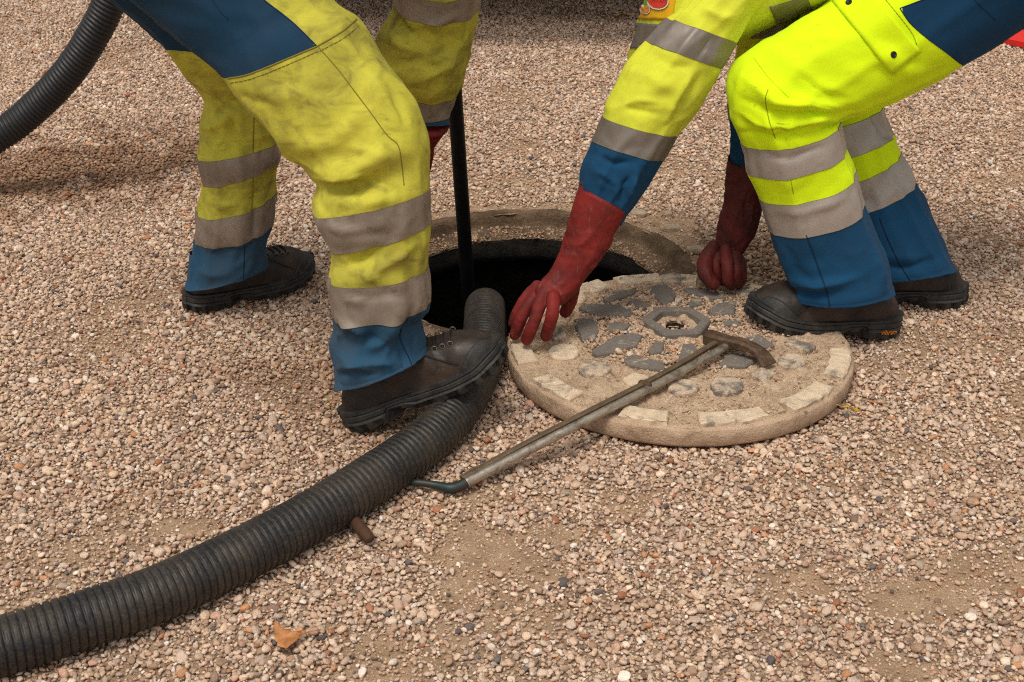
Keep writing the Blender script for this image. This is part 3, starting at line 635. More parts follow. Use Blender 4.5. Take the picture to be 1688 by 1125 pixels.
for px, py, s, r, lab in ((1050, 350, .034, .3, "long pale mortar chip by the back rim of the manhole"), (1108, 376, .030, 2.2, "greyish mortar chip right of the manhole rim"), (1152, 412, .036, 1.1, "flat pale mortar slab close to the clenched red glove"), (1448, 356, .040, .5, "broad flat mortar piece behind the far boot"), (1100, 352, .02, 1.9, "small mortar chip above the manhole rim")):
    c = onz(px, py, .0); n = 9; aa = np.arange(n) / n * 6.283 + r; rr = s * .62 * (.5 + .8 * rng.random(n)); V = []
    for k, z in ((1, -.006), (1, .001), (.8, .0045)):
        V.append(np.c_[c[0] + rr * k * np.cos(aa) * 1.25, c[1] + rr * k * np.sin(aa) * .8, np.full(n, z) + rng.random(n) * .001])
    o = mesh_obj("mortar_chip", np.concatenate(V), gfaces(3, n) + [tuple(range(2 * n, 3 * n))], M['mortar'], org=c, smooth=False); tag(o, lab, "mortar chip", "mortar chips round the manhole")

# ------------------------------------------------------------------ clothed people
M['edge'] = simple('tape stitching', srgb(126, 116, 84), .9)
class Limb:
    """a cloth sleeve or trouser leg: rings between two outlines, swept along the limb, then creased.
    rows: lx, ly, rx, ry (photo pixels of the two outlines), Y (metres in front of the camera), depth ratio, wrinkle amplitude (mm)"""
    def __init__(s, rows, dens=12, nv=112, folds=(), seed=1, lam=(10, 26), sq=0.93, slant=0.35, hem=True, drape=.0065):
        R = np.array(rows, float); n = len(R); s.n = n; s.nv = nv; s.dens = dens
        L3 = np.array([atY(a[0], a[1], a[4]) for a in R]); R3 = np.array([atY(a[2], a[3], a[4]) for a in R])
        t = np.linspace(0, n - 1, (n - 1) * dens + 1); s.t = t
        L = cubic(L3, t); Rr = cubic(R3, t); dr = np.interp(t, np.arange(n), R[:, 5]); wa = np.interp(t, np.arange(n), R[:, 6]) / 1000
        C = (L + Rr) / 2; a = (Rr - L) / 2; s.C = C
        k = np.array([1, 4, 6, 4, 1.]); k /= k.sum(); Cp = np.concatenate([2 * C[:1] - C[1:9][::-1], C, 2 * C[-1:] - C[-9:-1][::-1]])
        for _ in range(6): Cp = np.stack([np.convolve(Cp[:, j], k, 'same') for j in range(3)], 1)
        T = np.gradient(Cp, axis=0)[8:-8]; T /= np.linalg.norm(T, axis=1)[:, None]; s.T = T
        b = np.cross(T, a); bl = np.linalg.norm(b, axis=1)[:, None]; b /= bl; b *= np.where(b[:, 1:2] > 0, -1, 1)
        for _ in range(10):
            b[1:-1] = (b[:-2] + 2 * b[1:-1] + b[2:]) / 4
        b /= np.linalg.norm(b, axis=1)[:, None]
        aw = np.linalg.norm(a, axis=1); aw = np.minimum(aw, np.maximum(bl[:, 0], aw * .75))
        b = b * (aw * dr)[:, None]
        ph = np.arange(nv) / nv * 2 * math.pi; c, sn = np.cos(ph), np.sin(ph)
        c2 = np.sign(c) * np.abs(c) ** sq; s2 = np.sign(sn) * np.abs(sn) ** sq
        V = C[:, None] + a[:, None] * c2[None, :, None] + b[:, None] * s2[None, :, None]
        N = s.normals(V, C)
        sl = np.r_[0, np.cumsum(np.linalg.norm(np.diff(C, axis=0), axis=1))]; s.sl = sl
        P1 = np.stack([sl[:, None] * lam[0] + slant * c[None] * 1.5 + 3.1 * seed, 0 * sl[:, None] + c[None] * 1.1 + seed, 0 * sl[:, None] + sn[None] * 1.1], -1)
        wv = fbm(P1 * 0.8 + 31, 2, seed + 5)[..., None] * np.array([1.2, .7, .7]); P1 = P1 + wv
        r1 = 1 - np.abs(2 * vn(P1, seed) - 1) * 1.6
        P2 = np.stack([sl[:, None] * lam[1] - slant * 2 * sn[None] + seed, 0 * sl[:, None] + c[None] * 1.9, 0 * sl[:, None] + sn[None] * 1.9 + seed], -1) + wv * 1.5
        r2 = 1 - np.abs(2 * vn(P2, seed + 9) - 1) * 1.7
        X3 = V * 7.0 + seed * 3.7; X3 = X3 + (fbm(X3 * .9 + 17, 2, seed + 3)[..., None] - .5) * 1.4
        r3 = np.abs(2 * vn(X3, seed + 20) - 1); r4 = np.abs(2 * vn(X3 * 2.3 + 5, seed + 21) - 1)
        D = wa[:, None] * (0.95 * (r1 - .35) + 0.55 * (r2 - .3)) + (.0035 + .6 * wa[:, None]) * (r3 - .4) + (.0012 + .35 * wa[:, None]) * (r4 - .4)
        P5 = np.stack([sl[:, None] * 3.2 + .9 * c[None] + seed, 0 * sl[:, None] + c[None] * 2.4 + 7 + seed, 0 * sl[:, None] + sn[None] * 2.4], -1) + wv * .8
        ends = np.clip(.25 + .75 * sstep(0, .05, sl[-1] - sl), 0, 1)[:, None] if hem else 1.0
        D = D * ends + ends * drape * (.5 - np.abs(2 * vn(P5, seed + 31) - 1) * 1.2)
        q = proj(V); front = sstep(-.25, .15, sn)[None]
        for poly, w, amp in folds:
            poly = np.asarray(poly, float); d = pdist(q, poly)
            e = np.minimum(np.linalg.norm(q - poly[0], axis=-1), np.linalg.norm(q - poly[-1], axis=-1)); LN = np.linalg.norm(np.diff(poly, axis=0), axis=1).sum()
            tp = 0.25 + 0.75 * sstep(0, LN * .35, e)
            prof_ = np.exp(-(d / w) ** 2) if w > 11 else .45 * np.exp(-(d / w) ** 2) + .65 * np.exp(-1.5 * d / w)
            D = D + 1.75 * amp / 1000 * prof_ * tp * front
        if hem:
            hl = sl[-1] - sl; D = D - .0012 * np.exp(-((hl - .018) / .0025) ** 2)[:, None] + .0006 * (hl < .018)[:, None]
        s.V = V + N * D[..., None]; s.N = s.normals(s.V, C)
    @staticmethod
    def normals(V, C):
        du = np.gradient(V, axis=0); dv = np.roll(V, -1, 1) - np.roll(V, 1, 1)
        N = np.cross(du, dv); N /= np.linalg.norm(N, axis=-1)[..., None] + 1e-12
        o = ((V - C[:, None]) * N).sum(-1).mean(); return N if o > 0 else -N
    def build(s, name, mats, seg_mat, parent, panel=None, inner=True, cap0=True, panel_px=None):
        nt, nv = len(s.t), s.nv; V = s.V.reshape(-1, 3); Fc = gfaces(nt, nv); fm = []
        for i in range(nt - 1):
            fm += [seg_mat[min(int((s.t[i] + s.t[i + 1]) / 2), len(seg_mat) - 1)]] * nv
        if inner:     # the cloth turns in at the open end
            e = s.V[-1]; c = s.C[-1]
            r1 = e + (c - e) * .035 + s.T[-1] * .0008; r2 = e + (c - e) * .06 - s.T[-1] * .02; r3 = e + (c - e) * .10 - s.T[-1] * .07
            V = np.concatenate([V, r1, r2, r3]); b = (nt - 1) * nv; Fc += gfaces(4, nv, off=b); fm += [seg_mat[-1]] * (3 * nv)
        else:
            Fc.append(tuple(range((nt - 1) * nv, nt * nv))); fm.append(seg_mat[-1])
        if cap0: Fc.append(tuple(range(nv))); fm.append(seg_mat[0])
        at = {}
        if panel_px is not None: at['panel'] = sdist(proj(V), panel_px)
        s.obj = mesh_obj(name, V, Fc, mats, parent, fm=fm, attrs=at)
        s.bvh = BVHTree.FromPolygons([Vector(v) for v in V.tolist()], [f for f in Fc])
        return s.obj
    def band(s, i0, i1, mat, off=.0011, name="reflective_band"):
        k0, k1 = int(round(i0 * s.dens)), int(round(i1 * s.dens)); G = s.V[k0:k1 + 1]; Nn = s.N[k0:k1 + 1]
        rows = [g + n * off for g, n in zip(G, Nn)]
        b = mesh_obj(name, np.concatenate(rows), gfaces(len(rows), s.nv), mat, s.obj)
        for g, n in ((rows[0], Nn[0]), (rows[-1], Nn[-1])):
            R_ = np.r_[g, g[:1]]; mesh_obj("tape_stitching", *tube(R_ - np.r_[n, n[:1]] * .0004, .0006, 5, caps=False), M['edge'], s.obj)
        return b
    def hit(s, px, py):
        d = Vector(ray(px, py)).normalized(); h = s.bvh.ray_cast(Vector(CAM), d)
        if h[0] is None:
            y = s.C[:, 1].mean(); h = s.bvh.find_nearest(Vector(atY(px, py, y)))
        n = h[1]; n = -n if n.dot(d) > 0 else n
        return np.array(h[0]), np.array(n)
    def seam(s, px, mat, r=.0011, name="seam", off=0.0, n=None):
        px = np.array(px, float); px3 = np.c_[px, np.zeros(len(px))]; q, _ = resample(px3, n or max(8, int(len(px) * 8)))
        P = [];
        for x, y, _z in q: h, nn = s.hit(x, y); P.append(h + nn * off)
        return mesh_obj(name, *tube(np.array(P), r, 6), mat, s.obj)
    def stitches(s, px, mat, step=7, name="stitch_row"):
        px = np.array(px, float); px3 = np.c_[px, np.zeros(len(px))]; L = np.linalg.norm(np.diff(px, axis=0), axis=1).sum(); q, _ = resample(px3, max(4, int(L / step))); parts = []
        for a, b in zip(q[:-1], q[1:]):
            m = a * .3 + b * .7; h0, n0 = s.hit(*a[:2]); h1, n1 = s.hit(*m[:2])
            if np.linalg.norm(h0 - h1) < .03: parts.append(tube([h0 + n0 * .0004, h1 + n1 * .0004], .0007, 5))
        if parts: return mesh_obj(name, *join(*parts), mat, s.obj)
    def patch(s, quad, mat, off=.003, name="patch", nu=14, nv=10, thick=.002, flare=0.0):
        q = np.array(quad, float); V = np.zeros((2, nu, nv, 3))
        for i in range(nu):
            for j in range(nv):
                u, v = i / (nu - 1), j / (nv - 1); p = (q[0] * (1 - u) + q[1] * u) * (1 - v) + (q[3] * (1 - u) + q[2] * u) * v
                h, n = s.hit(*p); V[0, i, j] = h + n * (off + flare * v * v); V[1, i, j] = h + n * (off + flare * v * v - thick)
        Fc = gfaces(nu, nv, False) + gfaces(nu, nv, False, nu * nv)
        idx = lambda l, i, j: l * nu * nv + i * nv + j
        for i in range(nu - 1):
            for j in (0, nv - 1): Fc.append((idx(0, i, j), idx(0, i + 1, j), idx(1, i + 1, j), idx(1, i, j)))
        for j in range(nv - 1):
            for i in (0, nu - 1): Fc.append((idx(0, i, j), idx(0, i, j + 1), idx(1, i, j + 1), idx(1, i, j)))
        return mesh_obj(name, V, Fc, mat, s.obj)
    def decal(s, poly, mat, off, name):
        P = []
        for x, y in poly: h, n = s.hit(x, y); P.append(h + n * off)
        P = np.array(P); c = P.mean(0); back = P + (np.array([0, 1, 0])) * .001
        n = len(P); V = np.concatenate([P, [c], back]); Fc = [(j, (j + 1) % n, n) for j in range(n)] + [(j, (j + 1) % n, n + 1 + (j + 1) % n, n + 1 + j) for j in range(n)]
        return mesh_obj(name, V, Fc, mat, s.obj, smooth=False)
    def stud_button(s, px, py, r, mat):
        h, n = s.hit(px, py); n = n / np.linalg.norm(n); a = np.cross(n, [0, 0, 1.]); a /= np.linalg.norm(a); b = np.cross(n, a)
        ph = np.arange(16) / 16 * 6.283; V = []
        for k, z in ((1, .002), (1, .0045), (.85, .006), (.7, .0062), (.62, .0052), (.05, .0055)):
            V.append(h + n * z + r * k * (a * np.cos(ph)[:, None] + b * np.sin(ph)[:, None]))
        return mesh_obj("snap_button", np.concatenate(V), gfaces(6, 16), mat, s.obj)

def fuse(parts, name, mat, parent, voxel=.0022, smooth=3, seed=3, wrinkle=.0013):
    """one continuous skin over overlapping shapes (a glove)"""
    V, Fc = join(*parts); me = bpy.data.meshes.new("tmp"); me.from_pydata(V.tolist(), [], Fc)
    bm = bmesh.new(); bm.from_mesh(me); bmesh.ops.recalc_face_normals(bm, faces=bm.faces); bm.to_mesh(me); bm.free()
    o = bpy.data.objects.new("tmp", me); COL.objects.link(o)
    m = o.modifiers.new("r", 'REMESH'); m.mode = 'VOXEL'; m.voxel_size = voxel
    m2 = o.modifiers.new("s", 'SMOOTH'); m2.iterations = smooth; m2.factor = .5
    dg = bpy.context.evaluated_depsgraph_get(); ev = o.evaluated_get(dg); e = ev.to_mesh()
    n = len(e.vertices); co = np.zeros(n * 3); e.vertices.foreach_get("co", co); co = co.reshape(-1, 3); nr = np.zeros(n * 3); e.vertices.foreach_get("normal", nr); nr = nr.reshape(-1, 3)
    Fq = [tuple(p.vertices) for p in e.polygons]; ev.to_mesh_clear(); bpy.data.objects.remove(o); bpy.data.meshes.remove(me)
    co = co + nr * ((1 - np.abs(2 * fbm(co * np.array([62, 62, 46]), 2, seed) - 1) * 1.5) * wrinkle)[:, None]
    return mesh_obj(name, co, Fq, mat, parent)
def sweep(rows, nv=40, sq=.95, dens=8):
    l = Limb(rows, dens=dens, nv=nv, sq=sq, hem=False, drape=0.0); nt = len(l.t)
    return l.V.reshape(-1, 3), gfaces(nt, nv) + [tuple(range(nv)), tuple(range((nt - 1) * nv, nt * nv))]
def pf(L): return np.array([atY(x, y, Y) for x, y, Y in L])
def cuff_edge(rows, mat, parent, teeth=34, amp=.0028, up=.012):
    """pinked gauntlet edge"""
    l = Limb(rows, dens=6, nv=teeth * 4, hem=False, drape=0.0); nv = l.nv; ph = np.arange(nv)
    z = np.where((ph % 4) < 2, 1.0, -1.0) * amp * (.6 + .8 * rng.random(nv))
    top = l.V[0] - l.T[0] * z[:, None]; R_ = [l.V[-1], l.V[len(l.V) // 2], top, top + (l.C[0] - top) * .05, l.V[len(l.V) // 2] + (l.C[len(l.V) // 2] - l.V[len(l.V) // 2]) * .08]
    return mesh_obj("gauntlet_edge", np.concatenate(R_), gfaces(5, nv), mat, parent)

# boots ---------------------------------------------------------------------------------------
def boot(parent, heel, toe, roll=0.0, lace=False, word=None, length=.305, far_side=1, label=None):
    x = toe - heel; x /= np.linalg.norm(x); side = np.cross([0, 0, 1.], x); side /= np.linalg.norm(side); up = np.cross(x, side)
    up, side = up * math.cos(roll) + side * math.sin(roll), side * math.cos(roll) - up * math.sin(roll)
    k = length / .305
    def W_(p): p = np.asarray(p, float) * k; return heel + p[:, 0:1] * x + p[:, 1:2] * side + p[:, 2:3] * up
    ii = lambda t, tab: np.interp(t, [a for a, b in tab], [b for a, b in tab])
    wt = [(0, .004), (.004, .016), (.012, .0255), (.03, .033), (.06, .036), (.11, .036), (.16, .043), (.205, .049), (.245, .0475), (.272, .041), (.29, .030), (.300, .017), (.305, .003)]
    ht = [(0, .05), (.008, .066), (.02, .076), (.05, .095), (.09, .118), (.115, .122), (.145, .113), (.175, .099), (.205, .090), (.235, .085), (.262, .078), (.282, .066), (.296, .05), (.305, .034)]
    xs = np.r_[0, .002, .005, .010, .018, np.linspace(.028, .262, 34), .27, .278, .285, .291, .296, .300, .303, .305]
    w = ii(xs, wt); h = ii(xs, ht)
    for _ in range(2): h[2:-2] = (h[1:-3] + 2 * h[2:-2] + h[3:-1]) / 4; w[3:-3] = (w[2:-4] + 2 * w[3:-3] + w[4:-2]) / 4
    curve = .006 * np.sin(np.clip((xs - .05) / .25, 0, 1) * math.pi)       # inward swing of the foot
    nv = 33; th = np.linspace(0, math.pi, nv); V = []
    for i, xx in enumerate(xs):
        e = .62 + .25 * ii(xx, [(0, 0), (.1, 0), (.2, .6), (.3, 1)])
        cy = np.sign(np.cos(th)) * np.abs(np.cos(th)) ** e; cz = np.sin(th) ** (e + .1)
        shrink = 1 - .38 * ii(xx, [(0, 0), (.02, .4), (.06, 1), (.12, .8), (.17, .35), (.21, 0), (.31, 0)]) * np.clip(cz, 0, 1) ** 1.5
        V.append(np.c_[np.full(nv, xx) - .010 * ii(xx, [(0, -1), (.03, 0), (.31, 0)]) * cz, w[i] * cy * shrink * 1.0 + far_side * curve[i], .028 + (h[i] - .028) * cz])
    V = np.array(V); nx = len(xs)
    crease = np.zeros((nx, nv))
    for c0, am in ((.165, .0035), (.185, .003), (.205, .0022), (.148, .0025)): crease -= am * np.exp(-((xs[:, None] - c0 - .014 * np.cos(th)[None] ** 2) / .005) ** 2) * np.sin(th)[None] ** .8
    pp = V.reshape(-1, 3); crease += ((fbm(pp * 45, 3, 61) - .5) * .004).reshape(nx, nv)
    cap = sstep(.222, .232, xs)[:, None] * (np.sin(th)[None] * 0 + 1) * .0018
    Nn = np.zeros_like(V); Nn[..., 1] = np.cos(th)[None]; Nn[..., 2] = np.sin(th)[None]
    V = V + Nn * (crease + cap)[..., None]
    b = mesh_obj("boot", W_(V.reshape(-1, 3)), gfaces(nx, nv, False), M['leather'], parent)
    if label: b["label"] = label
    # outsole with ribbed side wall and lugs
    no = 150; u = np.arange(no) / no * 2 * math.pi; cx = .1525 + .1575 * np.sign(np.cos(u)) * np.abs(np.cos(u)) ** .8
    wy = np.interp(np.clip(cx, 0, .305), xs, w) + .0055; wy = np.where((cx < .002) | (cx > .303), np.minimum(wy, .014), wy)
    sgn = np.where(np.sin(u) >= 0, 1, -1.); oy = sgn * wy * np.minimum(1, np.abs(np.sin(u)) * 6) ** .5 + far_side * np.interp(cx, xs, curve)
    spring = ii(cx, [(-.01, .006), (.02, .001), (.05, 0), (.22, 0), (.26, .004), (.31, .018)])
    archz = ii(cx, [(0, 0), (.080, 0), (.086, .017), (.118, .013), (.135, 0), (.31, 0)])
    tops = ii(cx, [(-.01, .046), (.05, .040), (.10, .036), (.2, .034), (.25, .039), (.28, .050), (.31, .056)])
    lug = np.where((np.arange(no) // 3) % 2 == 0, 0.0, 1.0)
    R_ = []
    for fz, off, lg in ((1.0, -.0045, 0), (.97, 0, 0), (.86, .0010, 0), (.80, -.0012, 0), (.74, .0006, 0), (.58, .0015, 0), (.52, -.0010, 0), (.46, .0012, 0), (.40, .0026, 0), (.37, .0026, .0050), (.06, .0018, .0068), (0, -.001, .0072)):
        z = spring + archz + (tops - spring - archz) * fz
        nx_, ny_ = (cx - .1525) / .1575, np.sign(oy); oo = off - lg * lug
        R_.append(np.c_[cx + oo * nx_, oy + oo * ny_ * np.minimum(1, np.abs(np.sin(u)) * 2), z])
    R_.append(np.c_[(cx - .15) * .55 + .15, oy * .55, spring + archz + .004])
    so = mesh_obj("outsole", W_(np.concatenate(R_)), gfaces(len(R_), no) + [tuple(range((len(R_) - 1) * no, len(R_) * no)), tuple(range(no))], M['rubber'], b, smooth=False)
    # rubber toe bumper: a band round the front of the upper
    xt = [i for i in range(nx) if xs[i] >= .215]; rowsb = []
    for sd in (0, 1):
        G_ = []
        for i in xt:
            top = 0.6 + 13.0 * float(sstep(.215, .303, xs[i])); rw = []
            for q_ in np.linspace(0, 1, 9):
                jf = q_ * top; jf = jf if sd == 0 else nv - 1 - jf; j0 = int(np.clip(math.floor(jf), 0, nv - 2)); f_ = jf - j0
                pt_ = V[i, j0] * (1 - f_) + V[i, j0 + 1] * f_; nn_ = Nn[i, j0] * (1 - f_) + Nn[i, j0 + 1] * f_
                rw.append(pt_ + nn_ * (.0026 if q_ < .97 else .0004))
            G_.append(rw)
        rowsb.append((np.array(G_).reshape(-1, 3), gfaces(len(xt), 9, False)))
    jb = join(*rowsb); mesh_obj("toe_bumper", W_(jb[0]), jb[1], M['rubber'], b)
    def surf(xx, a):      # point on the upper at length xx, angle a
        i = int(np.argmin(np.abs(xs - xx))); j = int(np.clip(a / math.pi * (nv - 1), 0, nv - 1)); return V[i, j] + Nn[i, j] * .002, Nn[i, j]
    # side seams of the upper
    for sd in (0, 1):
        L = [surf(xx, a if sd == 0 else math.pi - a)[0] - np.array([0, 0, .0008]) for xx, a in ((.232, .35), (.205, .62), (.18, .95), (.15, 1.05), (.12, .95), (.09, .75))]
        mesh_obj("upper_seam", W_(tube(np.array(L), .0011, 6, 24)[0]), tube(np.array(L), .0011, 6, 24)[1], M['lace'], b)
    if lace:
        for k_, xx in enumerate((.236, .221, .206, .191, .176)):
            A_, B_ = surf(xx, 1.05)[0], surf(xx - .004, math.pi - 1.05)[0]; top = surf(xx, math.pi / 2)[0] + np.array([0, 0, .004])
            tv, tf = tube(np.array([A_, top - np.array([0, 0, .0025]), B_]), .0024, 8, 16); mesh_obj("lace", W_(tv), tf, M['lace'], b)
            for e in (A_, B_):
                r_ = .0042; aa = np.arange(12) / 12 * 6.283; ring = e + np.c_[r_ * np.cos(aa), 0 * aa + (e[1] > 0) * .001, r_ * np.sin(aa) + .001]
                tv, tf = tube(np.r_[ring, ring[:1]], .0012, 6, caps=False); mesh_obj("lace_hook", W_(tv), tf, M['steel_hook'], b)
    if word:
        cu = bpy.data.curves.new("word", 'FONT'); cu.body = word; cu.size = .0135; cu.extrude = .0004; cu.resolution_u = 2
        tmp = bpy.data.objects.new("word", cu); COL.objects.link(tmp); dg = bpy.context.evaluated_depsgraph_get(); e = tmp.evaluated_get(dg).to_mesh()
        vv = np.array([v_.co[:] for v_ in e.vertices]); ff = [tuple(p.vertices) for p in e.polygons]; bpy.data.objects.remove(tmp)
        sgn2 = -1 if (side @ np.array([0, -1, 0])) < 0 else 1      # the side that faces the camera
        # letters read left to right on the visible side
        lx = vv[:, 0] * (1 if x[0] > 0 else -1); xx = .052 + lx if x[0] < 0 else .03 + lx
        yy = sgn2 * (np.interp(xx, xs, w) + .0055 + .0034) + far_side * np.interp(xx, xs, curve); zz = .0125 + vv[:, 1]
        mesh_obj("sole_lettering", W_(np.c_[xx, yy + sgn2 * vv[:, 2], zz]), ff, M['orange'], so, smooth=False)
    return b

# a body under the clothes: one continuous skinned figure
def body(parent, J, hair=True):
    names = list(J); edges = [("pelvis", "chest"), ("chest", "neck"), ("neck", "skull"), ("skull", "crown"), ("pelvis", "hip_a"), ("hip_a", "knee_a"), ("knee_a", "ankle_a"), ("pelvis", "hip_b"), ("hip_b", "knee_b"), ("knee_b", "ankle_b"),
                              ("chest", "sh_a"), ("sh_a", "el_a"), ("el_a", "wr_a"), ("chest", "sh_b"), ("sh_b", "el_b"), ("el_b", "wr_b"), ("skull", "nose")]
    rad = dict(pelvis=.085, chest=.09, neck=.05, skull=.078, crown=.07, nose=.02, hip_a=.06, hip_b=.06, knee_a=.042, knee_b=.042, ankle_a=.028, ankle_b=.028, sh_a=.045, sh_b=.045, el_a=.03, el_b=.03, wr_a=.018, wr_b=.018)
    me = bpy.data.meshes.new("body"); o_ = ORG[parent.name]
    me.from_pydata([tuple(np.array(J[n]) - o_) for n in names], [(names.index(a), names.index(b)) for a, b in edges if a in J and b in J], [])
    me.materials.append(M['skin'])
    o = add_obj("body", me, parent, o_); sk = o.modifiers.new("skin", 'SKIN')
    for i, n in enumerate(names):
        me.skin_vertices[0].data[i].radius = (rad[n], rad[n]); me.skin_vertices[0].data[i].use_root = (n == "pelvis")
    sk.use_smooth_shade = True; sb = o.modifiers.new("sub", 'SUBSURF'); sb.levels = sb.render_levels = 2
    c = (np.array(J["skull"]) * .55 + np.array(J["crown"]) * .45); ax = np.array(J["crown"]) - np.array(J["skull"]); ax /= np.linalg.norm(ax)
    nz = np.array(J["nose"]) - np.array(J["skull"]); nz /= np.linalg.norm(nz); ph = np.arange(28) / 28 * 6.283; V = []
    s_ = np.cross(ax, nz); s_ /= np.linalg.norm(s_); fw = np.cross(s_, ax)
    for el in np.linspace(-.35, 1.5, 12):
        rr = .108 * math.cos(el); V.append(c - fw * .012 + ax * (.12 * math.sin(el)) + rr * (fw * np.cos(ph)[:, None] * (.92) + s_ * np.sin(ph)[:, None] * .85))
    V = np.concatenate(V); V = V + (rng.random(V.shape) - .5) * .004
    mesh_obj("hair", V, gfaces(12, 28) + [tuple(range(11 * 28, 12 * 28))], M['hair'], parent)

# ================================================================== LEFT WORKER
PL = np.array([-.36, 2.30, 0.0])
wl_ = empty("person", PL, "worker at left in grimy yellow and blue work clothes, one boot on the hose", "person", "workers at the manhole")
near = Limb([(60, -150, 330, -330, 2.26, .9, 2), (140, -70, 430, -180, 2.22, .9, 2), (225, 8, 505, -62, 2.19, .88, 3), (316, 83, 549, 0, 2.16, .86, 3), (376, 134, 588, 30, 2.14, .84, 3), (415, 184, 626, 91, 2.12, .84, 3), (458, 235, 664, 144, 2.10, .84, 4),
             (492, 268, 693, 190, 2.09, .86, 5), (519, 302, 707, 240, 2.08, .88, 5), (519, 352, 706, 309, 2.07, .90, 4), (546, 407, 706, 365, 2.065, .92, 4), (544, 454, 705, 437, 2.06, .92, 6), (549, 514, 706, 494, 2.06, .92, 5), (554, 556, 690, 528, 2.06, .90, 7), (554, 600, 695, 553, 2.06, .90, 7), (552, 640, 708, 580, 2.06, .9, 4)],
            folds=[([(556, 620), (585, 612), (630, 618)], 6, -5), ([(560, 606), (600, 598), (645, 600)], 6, 5), ([(556, 528), (585, 540), (610, 562)], 6, 5), ([(530, 372), (580, 380), (640, 372)], 6, 3), ([(560, 480), (610, 492), (670, 480)], 7, -3), ([(640, 150), (660, 190), (672, 225)], 7, -4), ([(470, 130), (520, 150), (570, 150)], 7, -3), ([(519, 304), (560, 306), (610, 298)], 5, -6), ([(520, 296), (565, 296), (620, 284)], 5, 5), ([(522, 320), (570, 328), (630, 326)], 5, 4), ([(560, 240), (610, 250), (650, 262)], 8, 3), ([(390, 150), (420, 165), (455, 168)], 6, -3), ([(517, 296), (580, 283), (650, 243)], 15, 9), ([(525, 312), (590, 312), (660, 285)], 12, -8), ([(520, 330), (600, 338), (680, 320)], 10, 4), ([(470, 245), (540, 235), (600, 190)], 14, 3.5), ([(400, 150), (470, 160), (560, 140)], 16, 3), ([(600, 120), (650, 190), (680, 240)], 14, 4),
                   ([(560, 440), (600, 430), (640, 400)], 9, -5), ([(600, 452), (650, 430), (695, 395)], 9, 5), ([(560, 420), (580, 445), (630, 462)], 8, 4), ([(676, 515), (662, 545), (655, 570)], 7, -9), ([(690, 520), (680, 545), (668, 572), (676, 600)], 6, -10), ([(660, 520), (640, 550), (600, 580)], 12, 7), ([(560, 545), (590, 560), (640, 555)], 9, -7), ([(555, 580), (590, 600), (625, 620)], 10, 6), ([(640, 560), (636, 590), (650, 620)], 8, 5)], seed=4, lam=(9, 24))
BLUEL = [(-200, -500), (330, -500), (345, -90), (400, -32), (436, 0), (482, 36), (523, 76), (470, 99), (410, 123), (370, 130), (330, 110), (100, 150), (-200, 0)]
o = near.build("trouser_leg", [M['yellow_l'], M['blue_l']], [0] * 12 + [1] * 3, wl_, panel_px=BLUEL)
near.band(9, 10, M['tape_l']); near.band(11, 12, M['tape_l'])
near.seam([(523, 76), (553, 110), (580, 145), (610, 185), (637, 222), (656, 240), (662, 270), (666, 306)], M['thread'], .0009)
near.seam([(375, 130), (410, 123), (470, 99), (522, 77)], M['thread'], .0014); near.stitches([(380, 137), (415, 130), (474, 107), (526, 84)], M['thread'])
near.seam([(524, 76), (560, 55), (588, 32)], M['thread'], .0014); near.stitches([(528, 84), (565, 64), (592, 42)], M['thread'])
near.seam([(436, 1), (482, 37), (522, 76)], M['thread_b'], .0010); near.seam([(350, 0), (362, 18), (376, 32)], M['thread_b'], .0010)
near.seam([(662, 540), (660, 560), (674, 590), (680, 606)], M['thread_b'], .0010)
farl = Limb([(60, -150, 360, -260, 2.44, .8, 2), (140, -62, 400, -120, 2.47, .8, 2), (201, 0, 425, -20, 2.49, .8, 3), (252, 49, 440, 60, 2.50, .8, 3), (281, 83, 446, 110, 2.51, .8, 4), (312, 128, 450, 150, 2.52, .82, 5), (340, 165, 455, 182, 2.52, .86, 6), (334, 212, 460, 206, 2.53, .9, 5), (327, 256, 460, 230, 2.53, .92, 3), (336, 299, 459, 264, 2.53, .92, 3), (328, 348, 450, 320, 2.53, .92, 5), (324, 391, 449, 366, 2.54, .92, 4), (316, 428, 438, 392, 2.54, .92, 5), (306, 472, 441, 440, 2.545, .92, 4)],
            folds=[([(345, 175), (380, 195), (385, 230)], 8, -6), ([(330, 215), (360, 205), (395, 180)], 9, 6), ([(335, 330), (365, 340), (400, 335)], 8, 5), ([(325, 440), (350, 455), (385, 450)], 8, 4), ([(415, 330), (420, 350), (416, 400)], 6, -4)], seed=8)
o = farl.build("trouser_leg", [M['yellow_l'], M['blue_l']], [0] * 11 + [1] * 2, wl_, panel_px=[(-200, -500), (600, -500), (600, -60), (460, 40), (440, 90), (380, 92), (315, 86), (281, 83), (100, 84), (-200, 84)])
farl.band(8, 9, M['tape_l']); farl.band(10, 11, M['tape_l'])
farl.seam([(421, 150), (418, 215), (417, 262), (416, 330), (408, 372)], M['thread'], .0011); farl.seam([(404, 400), (402, 440), (400, 478)], M['thread_b'], .0010)
